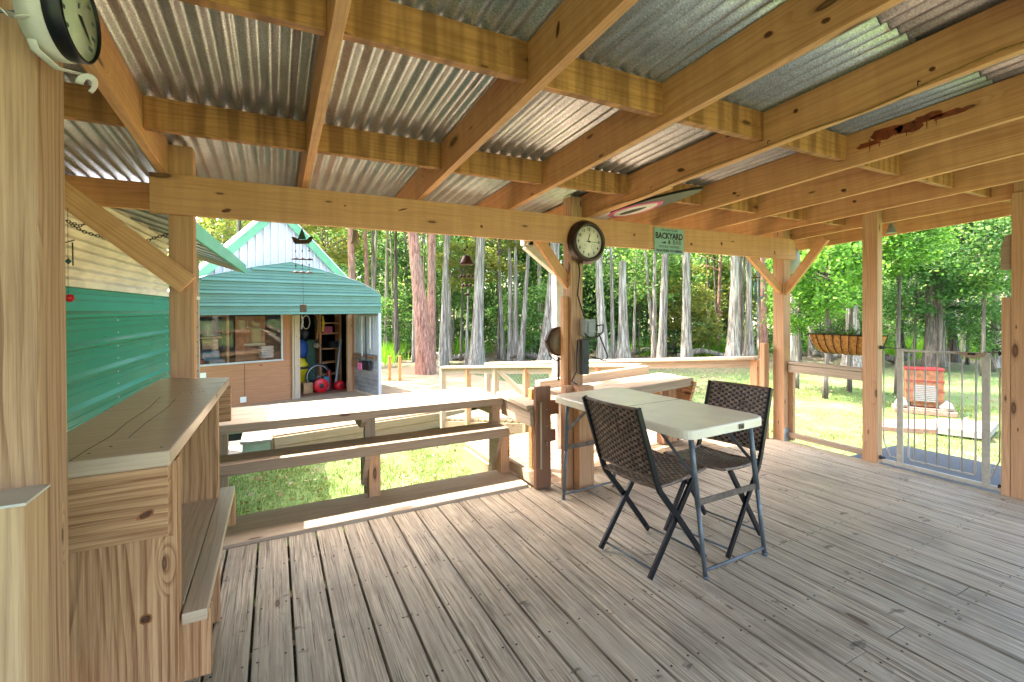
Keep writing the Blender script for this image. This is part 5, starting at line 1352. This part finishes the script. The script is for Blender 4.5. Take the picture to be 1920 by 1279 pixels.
def clump_points(center, rad, nclump, per, sig, flat=.8, droop=0.0):
    c = rng.normal(size=(nclump, 3)); c /= np.linalg.norm(c, axis=1)[:, None]; c *= rng.uniform(.25, 1, nclump)[:, None]**.5
    c = c*np.array(rad)+np.array(center)
    p = np.repeat(c, per, 0)+rng.normal(size=(nclump*per, 3))*sig*np.array([1, 1, flat])
    if droop: p[:, 2] -= np.abs(rng.normal(size=len(p)))*droop
    return p
CROWN = {}
def crown_mesh(kind, var):
    k = (kind, var)
    if k not in CROWN:
        if kind == 'needle': p = clump_points((0, 0, 0), (2.0, 2.0, 2.6), 34, 44, .38, .5, .5); me = leaf_mesh('crown', p, .5, .13, mat='leafC', elong=2.2)
        elif kind == 'leafA': p = clump_points((0, 0, 0), (1, 1, 1), 60, 130, .13, .7); me = leaf_mesh('crown', p, .6, .055, mat='leafA', elong=1.4)
        elif kind == 'leafD': p = clump_points((0, 0, 0), (1, 1, 1), 46, 110, .14, .6); me = leaf_mesh('crown', p, .6, .052, mat='leafD', elong=1.5)
        else: p = clump_points((0, 0, 0), (1, 1, 1), 46, 110, .15, .6); me = leaf_mesh('crown', p, .6, .052, mat='leafB', elong=1.5)
        CROWN[k] = me
    return CROWN[k]
def tree(px_b, d, wpx, px_t, label, mat='barkgrey', H=11, flare=.5, ribs=.0, group=None, crown='needle', crown_z=None, name='cypress_tree', rtop=.36, topy=445, seed=None, snag=None, low=()):
    x, y = at_depth(px_b, d); r = wpx*(.9 if d > 17 else 1)/2/FOC*d
    htop = 1.5+(588-topy)/FOC*d-G
    xt, yt = at_depth(px_t, d); td = ((xt-x)/htop, (yt-y)/htop)
    t = thing(name, label, 'tree', (x, y, G), 0, group)
    if snag: H = snag
    mb, P = trunk_mb((0, 0, -.1), td, H, r, r*rtop, flare, 16, ribs, 20, .12 if not snag else .05, seed or int(px_b*7+d))
    mb.build('trunk', mat, t)
    if not snag:
        lm = MB(); rn = random.Random(int(px_b))
        for i in range(7):
            c, rr, f, h = P[rn.randint(13, 19)]; a = rn.uniform(0, 6.28); l = rn.uniform(.9, 2.0)
            lm.tube([c, c+Vector((math.cos(a)*l*.5, math.sin(a)*l*.5, l*.25)), c+Vector((math.cos(a)*l, math.sin(a)*l, l*.35))], [rr*.4, rr*.25, rr*.08], 6, False)
        lm.build('limb', mat, t)
        me = crown_mesh(crown, rn.randint(0, 2)); o = bpy.data.objects.new('crown', me); col.objects.link(o); o.parent = t
        c = P[-1][0]; s_ = (1.7 if name == 'pine_tree' else .5 if group else .85) if crown == 'needle' else 1.8
        o.location = (c.x, c.y, c.z-.3); o.rotation_euler[2] = rn.uniform(0, 6); o.scale = (s_*rn.uniform(.8, 1.05),)*2+(s_*.9,)
    return t
T = tree
T(800, 14.6, 36, 776, 'thick pinkish trunk leaning left beside the workshop, largest in the wood', 'barkpink', 12, .35, .03, rtop=.12, name='pine_tree')
T(806, 16.2, 17, 813, 'slim pinkish trunk rising just behind the thick pinkish one', 'barkpink', 12, .2, .02, rtop=.75, name='pine_tree')
T(831, 19.5, 17, 838, 'slim grey trunk right of the pinkish pair', 'barkgrey', 11, .5, .08)
T(893, 18.6, 21, 906, 'stout grey flared trunk leaning right behind the rusty cone chime', 'barkgrey', 12, .95, .12, rtop=.75)
T(875, 19.3, 8, 878, 'thin broken grey trunk left of the stout flared one', 'barkgrey', 3, .5, .05, snag=3.3)
T(944, 22, 9, 938, 'thin grey trunk, leftmost of the cluster left of the downspout', 'barkgrey', 10, .5, .06)
T(957, 21.5, 12, 951, 'grey trunk second from left in the cluster by the downspout', 'barkgrey', 10, .5, .06)
T(968, 21, 11, 966, 'grey trunk in the middle of the cluster by the downspout', 'barkgrey', 10, .5, .06)
T(975, 20.5, 12, 998, 'pale trunk leaning right, rightmost of the cluster by the downspout', 'barkgrey', 10, .6, .08)
T(1026, 19, 26, 1040, 'broad flared trunk half hidden by the downspout', 'barkgrey', 12, 1.1, .15, rtop=.6)
T(1069, 20, 13, 1068, 'pale trunk between the downspout and the middle post', 'barkgrey', 11, .6, .06)
T(1133, 18.5, 16, 1122, 'flared trunk just right of the power strip', 'barkgrey', 11, 1.4, .16, rtop=.7)
T(1150, 20, 9, 1141, 'thin pale trunk behind the flared one right of the outlet box', 'barkgrey', 11, .7, .1)
T(1169, 18.5, 17, 1166, 'broken topped swamp trunk with wide fluted base', 'barkgrey', 4, 1.45, .16, snag=4.35, rtop=.85)
T(1228, 22, 8, 1208, 'thin trunk leaning left, left of the sign', 'barkgrey', 10, .4, .05)
T(1240, 20.5, 17, 1247, 'smooth grey trunk under the teal sign', 'barkgrey', 11, .35, .04, rtop=.6)
T(1287, 20, 18, 1292, 'stout grey trunk right of the teal sign', 'barkgrey', 12, .7, .06, rtop=.65)
T(1330, 26, 6, 1320, 'thin dark sapling, left of a crossing pair', 'barkdark', 10, .3, .0)
T(1343, 25, 6, 1334, 'thin dark sapling, right of a crossing pair', 'barkdark', 10, .3, .0)
T(1347, 24, 10, 1352, 'brown trunk just right of the dark sapling pair', 'barkpink', 8, .4, .0)
T(1372, 19, 17, 1374, 'tall straight grey cypress, left one of the fluted group near the corner post', 'barkgrey', 12, 1.25, .18, rtop=.8)
T(1387, 22, 11, 1384, 'darker grey trunk between the two fluted cypresses', 'barkdark', 11, .5, .05)
T(1404, 19.5, 14, 1398, 'fluted cypress second from the left near the corner post', 'barkgrey', 11, 1.2, .2)
T(1431, 21, 16, 1432, 'reddish trunk behind the short pinkish post', 'barkpink', 9, .4, .05)
T(1482, 17, 11, 1482, 'slim pale trunk immediately right of the corner post', 'barkgrey', 9, 1.1, .1, crown='leafB', name='broadleaf_tree')
T(1496, 21, 13, 1492, 'grey trunk under the bright green foliage', 'barkdark', 8, .3, .05, crown='leafB', name='broadleaf_tree')
T(1521, 22, 10, 1522, 'slender pale trunk left of the planter', 'barkgrey', 8, .4, .05, crown='leafB', name='broadleaf_tree')
T(1600, 18.5, 24, 1596, 'flared trunk rising behind the coco planter', 'barkgrey', 10, 1.1, .18, crown='leafD', name='broadleaf_tree')
T(1554, 20, 14, 1552, 'dark trunk seen below the coco planter', 'barkdark', 8, .4, .05, crown='leafD', name='broadleaf_tree')
T(1692, 21, 11, 1676, 'dark leaning trunk left of the thick ivy trunk', 'barkdark', 9, .8, .1, crown='leafD', name='broadleaf_tree')
T(1748, 17.5, 26, 1757, 'thick dark trunk behind the safety gate', 'barkdark', 10, .55, .08, crown='leafD', name='broadleaf_tree', rtop=.7)
T(1768, 18.5, 13, 1768, 'pale ivy covered trunk touching the thick dark one', 'barkgrey', 9, .2, .04, crown='leafB', name='broadleaf_tree')
T(1790, 20, 15, 1778, 'leaning dark trunk right of the ivy trunk', 'barkdark', 9, .7, .08, crown='leafD', name='broadleaf_tree')
T(1866, 18, 13, 1868, 'pale flared trunk beside the near right post', 'barkgrey', 9, 1.2, .12, crown='leafB', name='broadleaf_tree')
T(1715, 24, 6, 1712, 'thin sapling between the leaning and the thick dark trunk', 'barkdark', 8, .3, 0, crown='leafB', name='broadleaf_tree')
T(745, 21, 11, 742, 'dark trunk with bare twigs right of the workshop', 'barkdark', 9, .6, .05)
T(764, 25, 10, 762, 'pale mossy trunk left of the thick pinkish one', 'barkgrey', 9, .4, .05)
T(660, 18, 21, 659, 'pinkish trunk above the right slope of the workshop roof', 'barkpink', 11, .2, .03, name='pine_tree')
T(689, 19, 13, 687, 'slim pinkish trunk over the right end of the teal porch', 'barkpink', 11, .2, .03, name='pine_tree')
T(706, 20, 11, 702, 'white trunk beside the right end of the teal porch', 'barkgrey', 11, .2, .03)
T(398, 20, 12, 398, 'dark trunk above the left slope of the workshop roof', 'barkdark', 10, .2, .03)
T(505, 16.5, 14, 500, 'unseen leafy tree added behind the workshop gable for dappled shade', 'barkdark', 11, .3, .03, crown='leafB', name='broadleaf_tree')  # four unseen trees from here, added to throw dappled shade on the platform
T(560, 18.5, 14, 556, 'unseen leafy tree added behind the right half of the workshop for dappled shade', 'barkdark', 12, .3, .03, crown='leafB', name='broadleaf_tree')
T(610, 20.5, 14, 606, 'unseen leafy tree added far behind the right workshop roof slope for dappled shade', 'barkdark', 12, .3, .03, crown='leafD', name='broadleaf_tree')
T(450, 18.0, 13, 452, 'unseen leafy tree added behind the left half of the workshop for dappled shade', 'barkdark', 12, .3, .03, crown='leafB', name='broadleaf_tree')
T(428, 22, 11, 430, 'grey trunk left of the workshop gable', 'barkgrey', 10, .2, .03)
# random deeper trunks
rr_ = random.Random(5)
proto = None
for i in range(96):
    d = rr_.uniform(21, 38); px_ = rr_.uniform(640, 1900)
    x, y = at_depth(px_, d)
    if proto is None or i % 12 == 0:
        proto = T(px_, d, rr_.uniform(5, 10), px_+rr_.uniform(-10, 10), 'slim grey trunk standing deep in the wood', 'barkgrey', 12, .45, .06, group='slim trunks deep in the wood', seed=i+3)
        kids = list(proto.children); continue
    c = proto.copy(); col.objects.link(c); c.location = (x, y, G); s_ = rr_.uniform(.6, 1.1); c.scale = (s_, s_, rr_.uniform(.9, 1.15)); c.rotation_euler[2] = rr_.uniform(0, 6.28)
    for k in kids: kc = k.copy(); col.objects.link(kc); kc.parent = c

# leafy understory trees with visible crowns
def bush(px_, py_, d, rad, kind, label, name='broadleaf_tree', group=None, rz=1.0):
    x, y = at_depth(px_, d); z = 1.5+(588-py_)/FOC*d
    t = thing(name, label, 'tree', (x, y, G), 0, group)
    o = bpy.data.objects.new('crown', crown_mesh(kind, random.randint(0, 2))); col.objects.link(o); o.parent = t
    o.location = (0, 0, z-G); o.scale = (rad, rad, rad*rz); o.rotation_euler[2] = random.uniform(0, 6)
    mb = MB(); H = z-G+.3*rad; pts = [Vector((.15*math.sin(h*.9), .1*math.cos(h*1.1), h*H)) for h in np.linspace(-.02, 1, 8)]
    mb.tube(pts, [.075-.06*i/7 for i in range(8)], 8); mb.build('trunk', 'barkdark', t)
    mb = MB()
    for i in range(9):
        a = random.uniform(0, 6.28); p0 = Vector((0, 0, z-G-rad*random.uniform(.1, .9))); l = rad*random.uniform(.5, .9)
        mb.tube([p0, p0+Vector((math.cos(a)*l*.6, math.sin(a)*l*.6, l*.35)), p0+Vector((math.cos(a)*l, math.sin(a)*l, l*.4))], [.03, .018, .006], 5, False)
    mb.build('limb', 'barkdark', t)
    return t
bush(1555, 500, 12.0, 1.35, 'leafA', 'bright green maple with drooping leaves right of the corner post')
bush(1500, 575, 13.5, .95, 'leafA', 'small bright green maple low beside the corner post')
bush(1600, 450, 13.0, 1.3, 'leafA', 'bright green maple behind the right middle post')
bush(1690, 455, 12.5, 1.05, 'leafA', 'yellow green maple right of the middle post, high up')
bush(1770, 440, 17, 2.0, 'leafD', 'deep green tree over the middle of the safety gate')
bush(1850, 470, 16, 1.7, 'leafB', 'mid green tree left of the near right post')
bush(1720, 540, 18, 1.7, 'leafD', 'dark bushy tree above the orange stove')
bush(1820, 570, 19, 1.8, 'leafD', 'dark low tree right of the thick dark trunk')
bush(1870, 620, 17, 1.1, 'leafB', 'low green tree at the foot of the pale flared trunk')
bush(1640, 600, 19, 1.3, 'leafB', 'green shrubby tree behind the coco planter')
bush(1200, 510, 24, 2.4, 'leafB', 'green tree crown over the broken topped trunk')
bush(1130, 470, 27, 2.5, 'leafB', 'green tree crown right of the clock')
bush(1015, 600, 23, 2.0, 'leafB', 'leafy tree left of the downspout')
bush(1185, 610, 25, 1.4, 'leafD', 'dark leafy tree right of the fluted snag')
bush(850, 520, 23, 1.9, 'leafC' if False else 'leafB', 'leafy tree behind the rusty cone chime')
bush(740, 600, 24, 1.7, 'leafB', 'leafy tree right of the teal porch')
bush(725, 500, 26, 2.2, 'leafD', 'tall leafy tree right of the workshop roof')
def golden(px_, py_, d, rad, label):
    t = bush(px_, py_, d, rad, 'leafB', label, 'cypress_tree'); cr = [k for k in t.children if k.name.startswith('crown')][0]
    cr.data = GOLD; return t
GOLD = leaf_mesh('crown', clump_points((0, 0, 0), (1, 1, 1), 40, 70, .16, .5), .4, .06, mat='leafC', elong=2.2)
golden(1265, 560, 24, 1.7, 'golden cypress spray between the two trunks under the sign')
golden(1300, 620, 23, 1.3, 'low golden cypress spray right of the sign trunk')
golden(1365, 560, 27, 2.0, 'yellow green cypress behind the dark sapling pair')
golden(935, 470, 22, 1.6, 'yellow green cypress behind the downspout elbow')
golden(865, 505, 21, 1.1, 'golden spray behind the rusty cone chime')
golden(610, 445, 19, 1.6, 'golden cypress over the right workshop roof slope')
golden(420, 440, 20, 1.6, 'yellow green cypress over the left workshop roof slope')
rr2 = random.Random(9)
for i in range(60):
    d = rr2.uniform(27, 38); px_ = rr2.uniform(360, 1920); py_ = rr2.uniform(430, 610)
    if i < 4: pt = bush(px_, py_, d, rr2.uniform(1.8, 2.8), ('leafB', 'leafD', 'leafA', 'leafB')[i], 'leafy tree filling the depth of the wood', 'broadleaf_tree', 'leafy trees deep in the wood')
    else:
        src = protos[i % 4]; c = src[0].copy(); col.objects.link(c); x, y = at_depth(px_, d); c.location = (x, y, G); c.rotation_euler[2] = rr2.uniform(0, 6.3); s_ = rr2.uniform(.8, 1.3); c.scale = (s_, s_, s_)
        for k in src[1]: kc = k.copy(); col.objects.link(kc); kc.parent = c
        continue
    protos = (protos if i else [])+[(pt, list(pt.children))]

# far wood, undergrowth, swamp grass: nobody could count these
def stuff(name, me, label=None):
    o = bpy.data.objects.new(name, me); col.objects.link(o); o['kind'] = 'stuff'; return o
def arc(n, d0, d1, p0, p1, z0, z1, zp=1.0):
    d = rng.uniform(d0, d1, n); px_ = rng.uniform(p0, p1, n); lat = (px_-960)/FOC*d
    return np.column_stack([lat*math.cos(YAW)+d*math.sin(YAW), -lat*math.sin(YAW)+d*math.cos(YAW), z0+(z1-z0)*rng.uniform(0, 1, n)**zp])
def clumpy(c, per, sig): 
    return np.repeat(c, per, 0)+rng.normal(size=(len(c)*per, 3))*sig
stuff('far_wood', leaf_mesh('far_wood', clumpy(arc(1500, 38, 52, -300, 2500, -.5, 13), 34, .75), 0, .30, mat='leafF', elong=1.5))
stuff('dark_far_wood', leaf_mesh('dark_far_wood', clumpy(arc(900, 44, 58, -300, 2500, -.8, 11), 34, 1.0), 0, .36, mat='leafB', elong=1.5))
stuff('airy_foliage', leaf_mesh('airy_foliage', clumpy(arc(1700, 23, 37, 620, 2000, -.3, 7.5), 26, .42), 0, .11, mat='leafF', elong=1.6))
stuff('undergrowth', leaf_mesh('undergrowth', clumpy(arc(900, 22, 40, 600, 2100, -.8, .5, 1.8), 30, .28), 0, .12, mat='leafD', elong=2.0))
def grassy(name, c, per, sig, h, wdt, mat):
    n = len(c)*per; p = np.repeat(c, per, 0); p[:, :2] += rng.normal(size=(n, 2))*sig
    a = rng.uniform(0, 6.28, n); dx = np.cos(a)*wdt; dy = np.sin(a)*wdt; hh = h*rng.uniform(.4, 1.1, n); lx = rng.normal(size=n)*hh*.35; ly = rng.normal(size=n)*hh*.35
    v = np.stack([np.column_stack([p[:, 0]-dx, p[:, 1]-dy, p[:, 2]]), np.column_stack([p[:, 0]+dx, p[:, 1]+dy, p[:, 2]]), np.column_stack([p[:, 0]+lx, p[:, 1]+ly, p[:, 2]+hh])], 1).reshape(-1, 3).astype(np.float32)
    me = bpy.data.meshes.new(name); me.vertices.add(3*n); me.vertices.foreach_set('co', v.ravel()); me.loops.add(3*n); me.loops.foreach_set('vertex_index', np.arange(3*n, dtype=np.int32))
    me.polygons.add(n); me.polygons.foreach_set('loop_start', np.arange(0, 3*n, 3, dtype=np.int32)); me.update(calc_edges=True); me.materials.append(M[mat]); return stuff(name, me)
spots = []
for px_, d, k in ((700, 24, 16), (730, 22, 14), (860, 24, 22), (880, 25, 16), (1010, 26, 14), (1200, 25, 14), (1310, 24, 20), (1325, 25, 12), (1358, 24, 14), (1460, 26, 10), (1540, 26, 14), (1680, 22, 16), (1730, 24, 16), (1800, 23, 20), (1850, 22, 18)):
    for _ in range(k): x, y = at_depth(px_+random.gauss(0, 14), d+random.gauss(0, .8)); spots.append((x, y, G))
grassy('swamp_grass', np.array(spots), 60, .3, .95, .014, 'fern')
n = 2600
cc = np.column_stack([rng.uniform(-1.3, 7, n), rng.uniform(3.95, 9.5, n), np.full(n, G)])
c3 = np.column_stack([rng.uniform(5.6, 15, 3000), rng.uniform(-.5, 10, 3000), np.full(3000, G)])
grassy('lawn_grass', np.vstack([cc, c3]), 22, .09, .06, .005, 'blade')
lf = np.vstack([np.column_stack([rng.uniform(-1.2, 7, 1500), rng.uniform(3.95, 9, 1500), np.full(1500, G+.03)]), np.column_stack([rng.uniform(5.8, 16, 1500), rng.uniform(-.5, 12, 1500), np.full(1500, G+.03)])])
stuff('fallen_leaves', leaf_mesh('fallen_leaves', lf, .25, .045, mat='deadleaf', elong=1.5))
# fallen logs and roots at the edge of the wood
lr = random.Random(3)
for k, (px_, d, l, a, lab) in enumerate(((720, 22, 2.6, .3, 'fallen log right of the workshop'), (850, 21.5, 3.0, .1, 'long fallen log left of the stout flared trunk'), (1005, 20.5, 2.4, 2.9, 'bleached fallen branch left of the downspout'), (1020, 22, 1.8, .9, 'root heap behind the downspout'), (1215, 23, 2.8, .2, 'fallen log between the fluted snag and the sign trunk'), (1330, 22, 3.0, .05, 'low fallen log below the dark sapling pair'), (1290, 24, 2.0, 2.7, 'dark log behind the stout trunk'), (1560, 21, 2.2, .2, 'log below the planter'), (1690, 19.5, 2.5, .5, 'fallen log behind the stove'))):
    x, y = at_depth(px_, d); mb = MB(); u = Vector((math.cos(a-.47), math.sin(a-.47), 0)); pts = [Vector((x, y, G+.14))+u*(l*(i/6-.5))+Vector((0, 0, .12*math.sin(i*1.3+k)+.1)) for i in range(7)]
    mb.tube(pts, [.13, .15, .14, .12, .11, .08, .04], 9)
    for i in range(6):
        b = pts[lr.randint(0, 6)]; mb.tube([b, b+Vector((lr.uniform(-.5, .5), lr.uniform(-.3, .3), lr.uniform(.1, .6)))], [.035, .008], 5, False)
    o = mb.build('fallen_log', 'barkgrey' if k % 2 else 'barkdark'); tag(o, lab, 'log')
